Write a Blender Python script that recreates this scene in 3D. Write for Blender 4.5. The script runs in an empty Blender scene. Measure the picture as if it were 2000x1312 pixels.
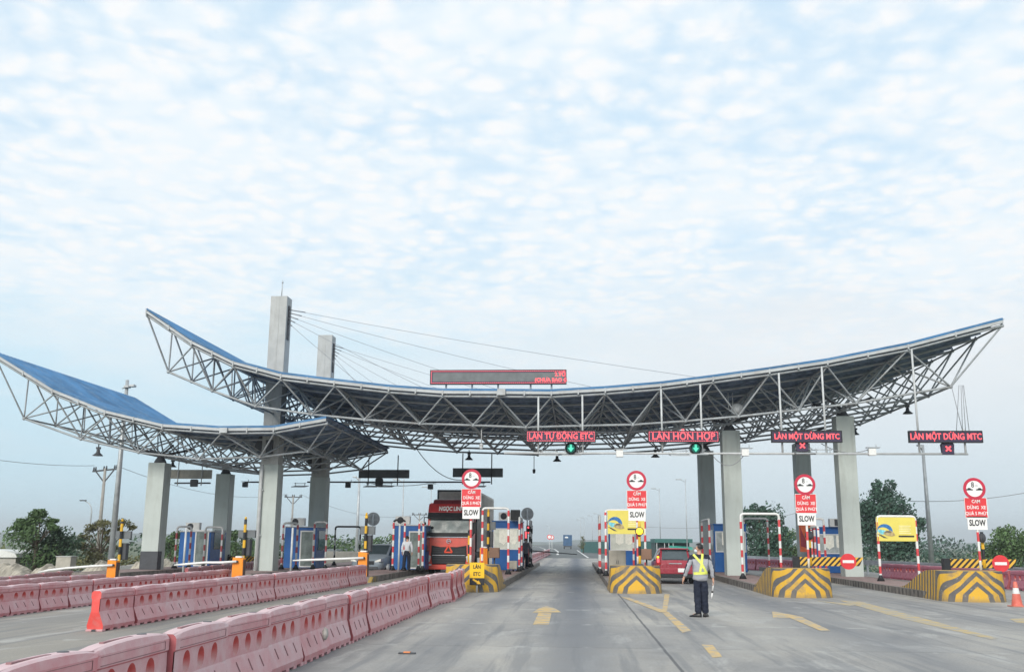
import bpy, bmesh, math, random
from mathutils import Vector, Matrix, noise as mnoise
R = math.radians
sc = bpy.context.scene
col = sc.collection
# ------------------------------------------------------------------ camera
F, H = 1900.0, 1.68
_Y = Vector((125., -404., -F)).normalized()
_Z = Vector((71., (F * F + 125 * 71) / 404, -F)).normalized()
_X = _Y.cross(_Z)
M = Matrix((_X, _Y, _Z))
cd = bpy.data.cameras.new('camera')
cd.sensor_width = 36; cd.lens = 36 * F / 2000; cd.clip_end = 9000; cd.clip_start = .1
cam = bpy.data.objects.new('camera', cd); col.objects.link(cam)
mw = M.to_4x4(); mw.translation = (0, 0, H); cam.matrix_world = mw
sc.camera = cam
# ------------------------------------------------------------------ world, sun, exposure
SUN_EL, SUN_AZ = 30, 196          # azimuth from +Y clockwise: behind the camera
w = bpy.data.worlds.new('World'); sc.world = w; w.use_nodes = True
nt = w.node_tree; nt.nodes.clear()
def N(nt, t, **k):
    n = nt.nodes.new(t)
    for a, b in k.items():
        if a in n.inputs.keys(): n.inputs[a].default_value = b
        else: setattr(n, a, b)
    return n
def L(nt, a, b): nt.links.new(a, b)
def mth(nt, op, a, b=None, c=None, clamp=False):
    n = nt.nodes.new('ShaderNodeMath'); n.operation = op; n.use_clamp = clamp
    for i, v in enumerate((a, b, c)):
        if v is None: continue
        if isinstance(v, (int, float)): n.inputs[i].default_value = v
        else: nt.links.new(v, n.inputs[i])
    return n.outputs[0]
def mix(nt, f, a, b, bt='MIX'):
    n = nt.nodes.new('ShaderNodeMix'); n.data_type = 'RGBA'; n.blend_type = bt
    for i, v in ((0, f), (6, a), (7, b)):
        if isinstance(v, (int, float)): n.inputs[i].default_value = v
        elif isinstance(v, tuple): n.inputs[i].default_value = (*v[:3], 1)
        else: nt.links.new(v, n.inputs[i])
    return n.outputs[2]
def mr(nt, v, a, b, c=0., d=1., smooth=True):
    n = nt.nodes.new('ShaderNodeMapRange'); n.interpolation_type = 'SMOOTHSTEP' if smooth else 'LINEAR'
    nt.links.new(v, n.inputs[0])
    for i, x in ((1, a), (2, b), (3, c), (4, d)): n.inputs[i].default_value = x
    return n.outputs[0]
def noise(nt, vec, scale, detail=4, rough=.5, dist=0.):
    n = N(nt, 'ShaderNodeTexNoise', Scale=scale, Detail=detail, Roughness=rough, Distortion=dist)
    if vec is not None: nt.links.new(vec, n.inputs['Vector'])
    return n.outputs[0]
tc = N(nt, 'ShaderNodeTexCoord'); sep = N(nt, 'ShaderNodeSeparateXYZ'); L(nt, tc.outputs['Generated'], sep.inputs[0])
dz = mth(nt, 'MAXIMUM', sep.outputs[2], 0.0)
den = mth(nt, 'ADD', dz, .10)
px_ = mth(nt, 'DIVIDE', sep.outputs[0], den); py_ = mth(nt, 'DIVIDE', sep.outputs[1], den)
cmb = N(nt, 'ShaderNodeCombineXYZ'); L(nt, px_, cmb.inputs[0]); L(nt, py_, cmb.inputs[1])
P2 = cmb.outputs[0]
big = noise(nt, P2, 1.3, 3, .5, .2)
vo = N(nt, 'ShaderNodeTexVoronoi', Scale=15.5, feature='SMOOTH_F1'); vo.inputs['Smoothness'].default_value = .4
nz = N(nt, 'ShaderNodeTexNoise', Scale=6.0, Detail=5.0)
L(nt, P2, nz.inputs['Vector'])
off = N(nt, 'ShaderNodeVectorMath', operation='SCALE'); L(nt, nz.outputs['Color'], off.inputs[0]); off.inputs['Scale'].default_value = .16
ad = N(nt, 'ShaderNodeVectorMath', operation='ADD'); L(nt, P2, ad.inputs[0]); L(nt, off.outputs[0], ad.inputs[1])
L(nt, ad.outputs[0], vo.inputs['Vector'])
puff = mth(nt, 'SUBTRACT', 1.0, vo.outputs['Distance'])            # 1 at puff centre
fb = noise(nt, P2, 10.5, 12, .62, .2)
v = mth(nt, 'ADD', mth(nt, 'MULTIPLY', puff, .30), mth(nt, 'MULTIPLY', fb, .55))
v = mth(nt, 'ADD', v, mth(nt, 'MULTIPLY', mth(nt, 'ADD', mth(nt, 'MULTIPLY', mth(nt, 'SUBTRACT', big, .5), 1.9), .56), .50))
cm = mr(nt, v, .43, .80)
# shading inside the clouds
sh = noise(nt, P2, 15.0, 8, .6, .2)
ccol = mix(nt, mr(nt, mth(nt, 'ADD', mth(nt, 'MULTIPLY', sh, .55), mth(nt, 'MULTIPLY', puff, .45)), .42, .68), (.575, .63, .67), (.64, .65, .66))
sky = N(nt, 'ShaderNodeTexSky', sky_type='NISHITA', sun_disc=False)
sky.sun_elevation = R(SUN_EL); sky.sun_rotation = R(SUN_AZ); sky.air_density = 1.2; sky.dust_density = 2.5; sky.ozone_density = 1.5
skys = N(nt, 'ShaderNodeVectorMath', operation='SCALE'); L(nt, sky.outputs[0], skys.inputs[0]); skys.inputs['Scale'].default_value = .12
gap = mix(nt, .88, skys.outputs[0], (.455, .575, .67))
c1 = mix(nt, cm, gap, ccol)
# lower sky: a smooth veil of thin cloud, warmer to the right, duller towards the horizon
veil = mix(nt, mr(nt, sep.outputs[0], -.45, .25), (.415, .565, .655), (.565, .595, .62))
vn = noise(nt, P2, 1.1, 5, .55, .4)
veil = mix(nt, mr(nt, vn, .4, .65, 0., .5), veil, (.59, .62, .64))
hz = mix(nt, mr(nt, sep.outputs[0], -.45, .25), (.405, .55, .625), (.475, .56, .61))
veil = mix(nt, mr(nt, dz, .02, .20), hz, veil)
vf = mr(nt, mth(nt, 'ADD', dz, mth(nt, 'MULTIPLY', mth(nt, 'SUBTRACT', big, .5), .30)), .15, .30)
c2 = mix(nt, vf, veil, c1)
below = mr(nt, sep.outputs[2], -.02, .0)
c3 = mix(nt, below, (.22, .26, .28), c2)
bg = N(nt, 'ShaderNodeBackground', Strength=1.0); L(nt, c3, bg.inputs[0])
wo = N(nt, 'ShaderNodeOutputWorld'); L(nt, bg.outputs[0], wo.inputs[0])
sd = bpy.data.lights.new('sun', 'SUN'); sd.energy = 1.9; sd.angle = R(26); sd.color = (1, .94, .85)
so = bpy.data.objects.new('sun', sd); col.objects.link(so)
so.rotation_euler = Vector((math.sin(R(SUN_AZ)) * math.cos(R(SUN_EL)), math.cos(R(SUN_AZ)) * math.cos(R(SUN_EL)), math.sin(R(SUN_EL)))).to_track_quat('Z', 'Y').to_euler()
sc.view_settings.view_transform = 'Standard'; sc.view_settings.look = 'None'
sc.view_settings.exposure = 0.62; sc.view_settings.gamma = 1
sc.cycles.max_bounces = 6; sc.cycles.diffuse_bounces = 3; sc.cycles.volume_bounces = 0; sc.cycles.transparent_max_bounces = 8
# ------------------------------------------------------------------ helpers
def at(px, py, D):
    d = M @ Vector((px - 1000, 656 - py, -F)); t = D / d.y
    return Vector((d.x * t, D, d.z * t + H))
def gr(px, py, z=0.):
    d = M @ Vector((px - 1000, 656 - py, -F)); t = (z - H) / d.z
    return Vector((d.x * t, d.y * t, z))
def X(px, D, py=1060): return at(px, py, D).x
_m = {}
def mat(name, c, rough=.6, metal=0., emit=None, es=1., var=.12, vs=3., spec=.4, dirt=None, bump=0.):
    """plain procedural material: base colour with soft noise variation, optional dirt patches"""
    if name in _m: return _m[name]
    m = bpy.data.materials.new(name); m.use_nodes = True; t = m.node_tree; b = t.nodes['Principled BSDF']
    tcn = N(t, 'ShaderNodeTexCoord')
    n1 = noise(t, tcn.outputs['Object'], vs, 5, .6)
    c0 = tuple(x * (1 - var) for x in c); c1 = tuple(min(1, x * (1 + var)) for x in c)
    o = mix(t, mr(t, n1, .3, .7), c0, c1)
    if dirt:
        dv = tcn.outputs['Object']
        if len(dirt) > 3:
            mp = N(t, 'ShaderNodeMapping'); mp.inputs['Scale'].default_value = (1, 1, dirt[3]); L(t, dv, mp.inputs[0]); dv = mp.outputs[0]
        n2 = noise(t, dv, dirt[1], 7, .65, .4)
        o = mix(t, mr(t, n2, .48, .75, 0, dirt[2]), o, dirt[0])
    L(t, o, b.inputs['Base Color'])
    b.inputs['Metallic'].default_value = metal; b.inputs['Specular IOR Level'].default_value = spec
    rr = mr(t, noise(t, tcn.outputs['Object'], vs * 2.3, 3), .3, .7, max(0, rough - .08), min(1, rough + .08)); L(t, rr, b.inputs['Roughness'])
    if bump:
        bn = N(t, 'ShaderNodeBump', Strength=bump, Distance=.02); L(t, noise(t, tcn.outputs['Object'], vs * 8, 5), bn.inputs['Height']); L(t, bn.outputs[0], b.inputs['Normal'])
    if emit:
        b.inputs['Emission Color'].default_value = (*emit, 1); b.inputs['Emission Strength'].default_value = es
    _m[name] = m; return m
class MB:
    """collects shapes, builds ONE mesh object"""
    def __init__(s): s.v = []; s.f = []; s.m = []; s.sm = []; s.uv = {}
    def add(s, vs, fs, mi=0, smooth=False):
        b = len(s.v); s.v += [Vector(p) for p in vs]
        for f in fs: s.f.append([b + i for i in f]); s.m.append(mi); s.sm.append(smooth)
        return s
    def box(s, x0, x1, y0, y1, z0, z1, mi=0):
        vs = [(x, y, z) for z in (z0, z1) for y in (y0, y1) for x in (x0, x1)]
        return s.add(vs, [(0, 2, 3, 1), (4, 5, 7, 6), (0, 1, 5, 4), (2, 6, 7, 3), (0, 4, 6, 2), (1, 3, 7, 5)], mi)
    def bar(s, p0, p1, wx, wz, mi=0):
        p0, p1 = Vector(p0), Vector(p1); d = (p1 - p0).normalized()
        a = d.cross(Vector((0, 0, 1)));  a = a.normalized() if a.length > 1e-3 else Vector((1, 0, 0))
        b = a.cross(d).normalized(); vs = []
        for p in (p0, p1):
            for i, j in ((-1, -1), (1, -1), (1, 1), (-1, 1)): vs.append(p + a * i * wx / 2 + b * j * wz / 2)
        return s.add(vs, [(0, 1, 2, 3), (7, 6, 5, 4), (0, 4, 5, 1), (1, 5, 6, 2), (2, 6, 7, 3), (3, 7, 4, 0)], mi)
    def tube(s, pts, r, n=8, mi=0, caps=True, mis=None):
        pts = [Vector(p) for p in pts]; rs = r if isinstance(r, (list, tuple)) else [r] * len(pts)
        d = (pts[1] - pts[0]).normalized()
        a = d.cross(Vector((0.31, .17, .93))); a = a.normalized() if a.length > 1e-3 else Vector((1, 0, 0))
        vs = []
        for i, p in enumerate(pts):
            if i == 0: t = pts[1] - pts[0]
            elif i == len(pts) - 1: t = pts[-1] - pts[-2]
            else: t = (pts[i + 1] - p).normalized() + (p - pts[i - 1]).normalized()
            t.normalize(); a = (a - t * a.dot(t)).normalized(); b = t.cross(a)
            for k in range(n):
                q = 2 * math.pi * k / n; vs.append(p + (a * math.cos(q) + b * math.sin(q)) * rs[i])
        base = len(s.v); s.v += vs
        for i in range(len(pts) - 1):
            for k in range(n):
                k2 = (k + 1) % n
                s.f.append([base + i * n + k, base + i * n + k2, base + (i + 1) * n + k2, base + (i + 1) * n + k]); s.m.append(mis[i] if mis else mi); s.sm.append(True)
        if caps:
            s.f.append([base + k for k in range(n)][::-1]); s.m.append(mis[0] if mis else mi); s.sm.append(False)
            e = base + (len(pts) - 1) * n
            s.f.append([e + k for k in range(n)]); s.m.append(mis[-1] if mis else mi); s.sm.append(False)
        return s
    def lathe(s, c, prof, n=16, mi=0, axis='Z', smooth=True):
        c = Vector(c); vs = []
        for r, h in prof:
            for k in range(n):
                q = 2 * math.pi * k / n; a, b = r * math.cos(q), r * math.sin(q)
                vs.append(c + (Vector((a, b, h)) if axis == 'Z' else Vector((a, h, b)) if axis == 'Y' else Vector((h, a, b))))
        fs = [(i * n + k, i * n + (k + 1) % n, (i + 1) * n + (k + 1) % n, (i + 1) * n + k) for i in range(len(prof) - 1) for k in range(n)]
        fs += [tuple(range(n))[::-1], tuple((len(prof) - 1) * n + k for k in range(n))]
        return s.add(vs, fs, mi, smooth)
    def prism(s, poly, y0, y1, mi=0, axis='Y'):
        n = len(poly); vs = []
        for y in (y0, y1):
            for a, b in poly: vs.append((a, y, b) if axis == 'Y' else (y, a, b) if axis == 'X' else (a, b, y))
        fs = [tuple(range(n)), tuple(range(n, 2 * n))[::-1]] + [(i, n + i, n + (i + 1) % n, (i + 1) % n) for i in range(n)]
        return s.add(vs, fs, mi)
    def sphere(s, c, r, mi=0, n=10, sc_=(1, 1, 1)):
        c = Vector(c); prof = []
        base = len(s.v)
        for i in range(n + 1):
            th = math.pi * i / n
            for k in range(2 * n):
                q = math.pi * k / n
                s.v.append(c + Vector((r * sc_[0] * math.sin(th) * math.cos(q), r * sc_[1] * math.sin(th) * math.sin(q), r * sc_[2] * math.cos(th))))
        for i in range(n):
            for k in range(2 * n):
                k2 = (k + 1) % (2 * n); a = base + i * 2 * n
                s.f.append([a + k, a + 2 * n + k, a + 2 * n + k2, a + k2]); s.m.append(mi); s.sm.append(True)
        return s
    def text(s, txt, cx, y, cz, size, mi=0, sx=1., bold=.0, ext=.004, axis='front'):
        """lettering facing -Y, centred on (cx, cz) in the plane y"""
        cu = bpy.data.curves.new('txt', 'FONT'); cu.body = txt; cu.size = size; cu.align_x = 'CENTER'; cu.align_y = 'CENTER'
        cu.offset = bold; cu.extrude = ext; cu.resolution_u = 2
        ob = bpy.data.objects.new('txt', cu); col.objects.link(ob)
        me = bpy.data.meshes.new_from_object(ob.evaluated_get(bpy.context.evaluated_depsgraph_get()))
        vs = [(cx + v.co.x * sx, y - v.co.z, cz + v.co.y) for v in me.vertices]
        s.add(vs, [tuple(p.vertices) for p in me.polygons], mi)
        bpy.data.objects.remove(ob); bpy.data.curves.remove(cu); bpy.data.meshes.remove(me)
        return s
    def build(s, name, mats, parent=None, world=False, bevel=0., bseg=2, smooth=None, weld=False):
        me = bpy.data.meshes.new(name)
        o = Vector((0, 0, 0))
        if parent is not None and world: o = parent.location if parent.parent is None else parent.parent.location
        me.from_pydata([v - o for v in s.v], [], s.f)
        for p, mi, sm in zip(me.polygons, s.m, s.sm): p.material_index = mi; p.use_smooth = sm if smooth is None else smooth
        if not isinstance(mats, (list, tuple)): mats = [mats]
        for m in mats: me.materials.append(m)
        if s.uv:
            ul = me.uv_layers.new(name='UVMap')
            for lp in me.loops: ul.data[lp.index].uv = s.uv.get(lp.vertex_index, (0, 0))
        if weld:
            bm = bmesh.new(); bm.from_mesh(me); bmesh.ops.remove_doubles(bm, verts=bm.verts, dist=1e-4); bmesh.ops.recalc_face_normals(bm, faces=bm.faces); bm.to_mesh(me); bm.free()
        ob = bpy.data.objects.new(name, me); col.objects.link(ob)
        if parent is not None: ob.parent = parent
        if bevel:
            b = ob.modifiers.new('bevel', 'BEVEL'); b.width = bevel; b.segments = bseg; b.limit_method = 'ANGLE'; b.angle_limit = R(40)
        return ob
def tag(o, label=None, cat=None, group=None, kind=None):
    if label: o['label'] = label
    if cat: o['category'] = cat
    if group: o['group'] = group
    if kind: o['kind'] = kind
    return o
def thing(name, label, cat, loc=(0, 0, 0), rz=0., group=None):
    o = bpy.data.objects.new(name, None); col.objects.link(o); o.empty_display_size = .1
    o.location = loc; o.rotation_euler = (0, 0, rz)
    return tag(o, label, cat, group, 'thing')
def copy_tree(o, parent=None):
    c = o.copy(); col.objects.link(c)
    if parent: c.parent = parent
    for ch in [k for k in bpy.data.objects if k.parent == o]: copy_tree(ch, c)
    return c
def path_round(pts, r, n=5):
    pts = [Vector(p) for p in pts]; out = [pts[0]]
    for i in range(1, len(pts) - 1):
        a = (pts[i - 1] - pts[i]).normalized(); b = (pts[i + 1] - pts[i]).normalized()
        p0, p1 = pts[i] + a * r, pts[i] + b * r
        for k in range(n + 1):
            t = k / n; out.append(p0.lerp(pts[i], t).lerp(pts[i].lerp(p1, t), t))
    out.append(pts[-1]); return out
def resample(pts, step):
    ls = [0]
    for a, b in zip(pts, pts[1:]): ls.append(ls[-1] + (b - a).length)
    tot = ls[-1]; cuts = sorted(set([round(k * step, 4) for k in range(1, int(tot / step) + 1) if k * step < tot - 1e-3] + [round(x, 4) for x in ls]))
    out = []; j = 0
    for c in cuts:
        while j < len(ls) - 2 and ls[j + 1] < c: j += 1
        t = (c - ls[j]) / max(1e-6, ls[j + 1] - ls[j]); out.append((c, pts[j].lerp(pts[j + 1], min(1, max(0, t)))))
    return out, tot
# ------------------------------------------------------------------ materials
WHITE = mat('white_paint', (.72, .73, .72), .5, var=.06, dirt=((.4, .38, .34), 6, .5))
REDP = mat('red_paint', (.60, .06, .07), .45, dirt=((.4, .2, .18), 8, .4))
YEL = mat('yellow_paint', (.72, .42, .03), .5, dirt=((.35, .25, .1), 6, .5))
BLK = mat('black_paint', (.02, .022, .026), .5)
DKG = mat('dark_grey', (.06, .065, .075), .55)
GREY = mat('galvanised', (.42, .45, .47), .45, metal=.3, var=.15)
LGREY = mat('light_grey_paint', (.50, .52, .53), .5)
STEEL = mat('truss_paint', (.38, .415, .44), .5, var=.18, vs=1.2, dirt=((.25, .20, .16), 3, .45))
BLUE = mat('roof_blue', (.045, .155, .32), .55, var=.25, vs=.6, dirt=((.16, .25, .36), 1.6, .6))
UNDER = mat('roof_underside', (.24, .33, .48), .6, var=.35, vs=1.0)
PURL = mat('purlin', (.19, .25, .34), .55, var=.3)
GUT = mat('gutter', (.43, .455, .47), .5, var=.12, vs=.8, dirt=((.28, .25, .22), 2, .5))
CONC = mat('painted_concrete', (.46, .51, .49), .75, var=.07, vs=.7, dirt=((.24, .24, .21), 2.6, .4, .14), bump=.1)
TCON = mat('bare_concrete', (.44, .45, .44), .8, var=.10, vs=1.1, dirt=((.25, .235, .20), 3.0, .55, .12), bump=.15)
KERB = mat('kerb_concrete', (.20, .18, .165), .85, var=.25, vs=2.5, dirt=((.09, .085, .08), 3, .7), bump=.3)
BRICK = mat('island_paving', (.27, .19, .18), .85, var=.2, vs=4, dirt=((.30, .27, .25), 1.5, .6))
ORANGE = mat('orange_paint', (.85, .27, .02), .45, var=.08)
BOOTH = mat('booth_blue', (.018, .115, .37), .4, var=.12, vs=1.5)
GLASS = mat('dark_glass', (.05, .07, .08), .08, spec=.8)
PGLASS = mat('booth_glass', (.42, .46, .46), .2, var=.3, vs=2)
CURT = mat('curtain', (.66, .65, .60), .8, var=.12, vs=6)
LED = mat('led_red', (.4, .02, .03), emit=(1.0, .13, .15), es=.95)
def led_dot_mat():
    m = bpy.data.materials.new('led_dots'); m.use_nodes = True; t = m.node_tree; b = t.nodes['Principled BSDF']; g = N(t, 'ShaderNodeNewGeometry'); s = N(t, 'ShaderNodeSeparateXYZ'); L(t, g.outputs['Position'], s.inputs[0])
    f = mth(t, 'FRACT', mth(t, 'DIVIDE', mth(t, 'ADD', s.outputs[0], s.outputs[2]), .095)); o = mix(t, mr(t, f, .60, .66), (1.0, .16, .22), (.10, .01, .03)); b.inputs['Base Color'].default_value = (.2, .02, .03, 1)
    L(t, o, b.inputs['Emission Color']); b.inputs['Emission Strength'].default_value = .7; return m
LEDD = led_dot_mat()
PANEL = mat('led_panel_face', (.045, .035, .07), .5)
PANELG = mat('led_panel_grey', (.14, .155, .165), .6)
GLED = mat('green_signal', (.01, .10, .08), emit=(.06, .42, .33), es=.12)
GARR = mat('green_arrow', (.02, .3, .2), emit=(.12, .75, .52), es=.55)
AMB = mat('amber_lamp', (.8, .3, .02), emit=(1.0, .52, .03), es=1.4)
RUB = mat('rubber', (.025, .025, .027), .8)
SIGNW = mat('sign_white', (.78, .78, .77), .45, var=.03)
SIGNR = mat('sign_red', (.66, .045, .055), .45, var=.06)
CRIM = mat('sign_crimson', (.50, .03, .065), .45, var=.05)
POSTY = mat('poster_yellow', (.72, .62, .13), .5, var=.04)
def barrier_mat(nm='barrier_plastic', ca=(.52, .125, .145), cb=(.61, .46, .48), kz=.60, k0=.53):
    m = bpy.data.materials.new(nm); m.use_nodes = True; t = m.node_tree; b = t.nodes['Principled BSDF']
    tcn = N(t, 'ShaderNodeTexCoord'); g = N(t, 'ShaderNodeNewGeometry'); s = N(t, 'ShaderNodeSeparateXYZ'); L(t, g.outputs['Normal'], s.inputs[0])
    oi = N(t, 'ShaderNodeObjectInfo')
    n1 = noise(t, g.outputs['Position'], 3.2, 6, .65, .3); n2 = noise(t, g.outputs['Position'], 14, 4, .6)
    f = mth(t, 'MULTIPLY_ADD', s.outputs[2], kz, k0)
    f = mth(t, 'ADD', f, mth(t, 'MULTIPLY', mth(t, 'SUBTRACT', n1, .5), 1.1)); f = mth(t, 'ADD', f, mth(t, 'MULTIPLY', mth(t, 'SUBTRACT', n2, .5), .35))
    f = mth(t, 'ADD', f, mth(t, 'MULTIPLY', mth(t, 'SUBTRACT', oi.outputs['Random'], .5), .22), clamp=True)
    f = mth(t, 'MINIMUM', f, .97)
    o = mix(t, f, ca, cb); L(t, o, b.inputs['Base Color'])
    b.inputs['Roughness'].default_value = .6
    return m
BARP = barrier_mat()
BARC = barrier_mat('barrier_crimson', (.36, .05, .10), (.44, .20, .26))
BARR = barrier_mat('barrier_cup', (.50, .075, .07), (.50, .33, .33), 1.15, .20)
BAREND = mat('barrier_joint', (.36, .10, .11), .6, var=.2); BARE = mat('barrier_end_red', (.72, .085, .075), .5, var=.08, dirt=((.55, .25, .23), 5, .4))
# ------------------------------------------------------------------ ground and roads
def lane_dist(t, x, centre, wdt):
    d = mth(t, 'DIVIDE', mth(t, 'SUBTRACT', x, centre), wdt)
    return mth(t, 'POWER', 2.718, mth(t, 'MULTIPLY', mth(t, 'MULTIPLY', d, d), -1.0))
def road_mat():
    m = bpy.data.materials.new('plaza_concrete'); m.use_nodes = True; t = m.node_tree; b = t.nodes['Principled BSDF']
    g = N(t, 'ShaderNodeNewGeometry'); P = g.outputs['Position']; s = N(t, 'ShaderNodeSeparateXYZ'); L(t, P, s.inputs[0]); x, y = s.outputs[0], s.outputs[1]
    st = N(t, 'ShaderNodeMapping'); st.inputs['Scale'].default_value = (1, .35, 1); L(t, P, st.inputs[0])
    n1 = noise(t, st.outputs[0], .35, 6, .6, .5); n2 = noise(t, P, 1.6, 7, .65, .3); n3 = noise(t, P, 22, 5, .7); n4 = noise(t, st.outputs[0], .9, 5, .6, .8)
    o = mix(t, mr(t, n1, .32, .68), (.225, .225, .225), (.48, .455, .405))
    o = mix(t, mr(t, n2, .35, .7, 0, .55), o, (.36, .36, .35))
    o = mix(t, mr(t, x, -3.4, -5.0, 0, .55), o, (.255, .225, .175))          # dustier, browner left lanes
    o = mix(t, mr(t, n4, .53, .66, 0, .7), o, (.50, .495, .47))              # pale scuffed patches
    sl = N(t, 'ShaderNodeCombineXYZ'); L(t, mth(t, 'FLOOR', mth(t, 'DIVIDE', mth(t, 'SUBTRACT', x, 1.42), 4.2)), sl.inputs[0]); L(t, mth(t, 'FLOOR', mth(t, 'DIVIDE', mth(t, 'SUBTRACT', y, 16.8 - 46), 4.6)), sl.inputs[1])
    wn = N(t, 'ShaderNodeTexWhiteNoise', noise_dimensions='2D'); L(t, sl.outputs[0], wn.inputs['Vector'])
    o = mix(t, mth(t, 'MULTIPLY', wn.outputs['Value'], .30), o, (.23, .235, .24))
    # oil and tyre grime down the lanes
    gs = None
    for c, wd, k in ((.0, .70, .80), (-2.25, .45, .45), (5.4, 1.1, .5), (9.9, .9, .35), (-6.4, .8, .3), (-12.2, .8, .25)):
        q = mth(t, 'MULTIPLY', lane_dist(t, x, c, wd), k); gs = q if gs is None else mth(t, 'ADD', gs, q)
    gs = mth(t, 'MULTIPLY', gs, mth(t, 'ADD', mr(t, y, 10, 40, .65, 1.1), mth(t, 'MULTIPLY', mth(t, 'SUBTRACT', n1, .5), 1.2)), clamp=True)
    o = mix(t, gs, o, (.095, .115, .15))
    o = mix(t, mr(t, n3, .38, .66, 0, .34), o, (.19, .185, .18)); tk = N(t, 'ShaderNodeMapping'); tk.inputs['Scale'].default_value = (1.7, .07, 1); L(t, P, tk.inputs[0]); o = mix(t, mr(t, noise(t, tk.outputs[0], 1.6, 6, .6), .5, .64, 0, .5), o, (.15, .16, .175)); o = mix(t, mr(t, noise(t, P, 5, 8, .75), .62, .70, 0, .5), o, (.14, .135, .13))
    # transverse joints every 4.6 m, longitudinal joints between the slabs
    wob = mth(t, 'MULTIPLY', mth(t, 'SUBTRACT', noise(t, P, 1.2, 4, .6), .5), .10)
    fr = mth(t, 'ABSOLUTE', mth(t, 'SUBTRACT', mth(t, 'FRACT', mth(t, 'DIVIDE', mth(t, 'ADD', mth(t, 'SUBTRACT', y, 16.8 - 46), wob), 4.6)), .5))
    j = mr(t, fr, .4955, .4985)
    brk = mr(t, noise(t, P, 2.4, 3), .38, .55)
    o = mix(t, mth(t, 'MULTIPLY', j, mth(t, 'MULTIPLY', brk, .75)), o, (.07, .07, .07))
    jl = mr(t, mth(t, 'ABSOLUTE', mth(t, 'SUBTRACT', mth(t, 'ADD', x, mth(t, 'MULTIPLY', wob, .5)), 1.42)), .035, .015)
    o = mix(t, mth(t, 'MULTIPLY', jl, mr(t, y, 36, 34, 0, .8)), o, (.08, .085, .095))
    jr = mr(t, mth(t, 'ABSOLUTE', mth(t, 'SUBTRACT', mth(t, 'ADD', x, wob), 9.8)), .025, .01)
    o = mix(t, mth(t, 'MULTIPLY', jr, .4), o, (.1, .1, .1))
    # pale worn stripes next to joints
    fr2 = mr(t, fr, .455, .49); o = mix(t, mth(t, 'MULTIPLY', mth(t, 'MULTIPLY', fr2, mr(t, noise(t, st.outputs[0], 1.7, 4), .52, .66)), .4), o, (.50, .50, .48))
    L(t, o, b.inputs['Base Color']); b.inputs['Roughness'].default_value = .82; b.inputs['Specular IOR Level'].default_value = .3
    bn = N(t, 'ShaderNodeBump', Strength=.25, Distance=.01); L(t, n3, bn.inputs['Height']); L(t, bn.outputs[0], b.inputs['Normal'])
    return m
def field_mat():
    m = bpy.data.materials.new('field'); m.use_nodes = True; t = m.node_tree; b = t.nodes['Principled BSDF']
    g = N(t, 'ShaderNodeNewGeometry'); P = g.outputs['Position']
    o = mix(t, mr(t, noise(t, P, .05, 6, .6), .35, .65), (.045, .075, .03), (.13, .13, .07)); o = mix(t, mr(t, noise(t, P, 1.2, 6, .7), .35, .7), o, (.07, .10, .045))
    L(t, o, b.inputs['Base Color']); b.inputs['Roughness'].default_value = .95
    return m
ASPH = mat('asphalt', (.105, .118, .122), .85, var=.15, vs=.3, dirt=((.15, .15, .15), .8, .4))
def ground_z(x, y):
    if y < 20: e = 24
    else: e = 24
    right = 19.5 + max(0, (y - 60)) * .0; d = max(x - right, -x - 33, 0)
    return -.06 - min(3.0, d * .25) - (1.25 if x < -9 and y < 115 else 0)
g = MB(); xs = [-5000, -1500, -600, -300, -160, -90, -60, -48, -42, -36, -33, -25, -12, 0, 12, 17, 19.5, 22, 26, 31, 40, 60, 90, 160, 300, 600, 1500, 5000]
ys = [-60, -10, 10, 30, 50, 70, 90, 120, 160, 220, 300, 420, 600, 900, 1500, 2600, 5500]
vs = [(x, y, ground_z(x, y)) for y in ys for x in xs]; nx = len(xs)
g.add(vs, [(j * nx + i, j * nx + i + 1, (j + 1) * nx + i + 1, (j + 1) * nx + i) for j in range(len(ys) - 1) for i in range(nx - 1)], 0, True)
tag(g.build('ground', field_mat()), kind='structure')
def plaza_z(x, y): return -.045 * max(0, -9.2 - x) * min(1, max(0, (76 - y) / 33))
g = MB(); xs = [-33, -26, -20, -15, -12, -10.5, -9.2, -4, 2, 8, 14, 19]; ys = [-20, 0, 20, 36, 43, 50, 60, 68, 76, 113]; nx = len(xs)
g.add([(x, y, plaza_z(x, y)) for y in ys for x in xs], [(j * nx + i, j * nx + i + 1, (j + 1) * nx + i + 1, (j + 1) * nx + i) for j in range(len(ys) - 1) for i in range(nx - 1)], 0, True); tag(g.build('plaza_road', road_mat()), kind='structure')
g = MB(); pl = [(-33, 113, 19), (-33, 150, 17), (-30, 220, 14), (-28, 320, 13), (-27, 600, 12), (-26, 2400, 12)]
g.add([p for a, y, b_ in pl for p in ((a, y, -.004), (b_, y, -.004))], [(2 * i, 2 * i + 1, 2 * i + 3, 2 * i + 2) for i in range(len(pl) - 1)]); tag(g.build('asphalt_road', ASPH), kind='structure')
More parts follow.
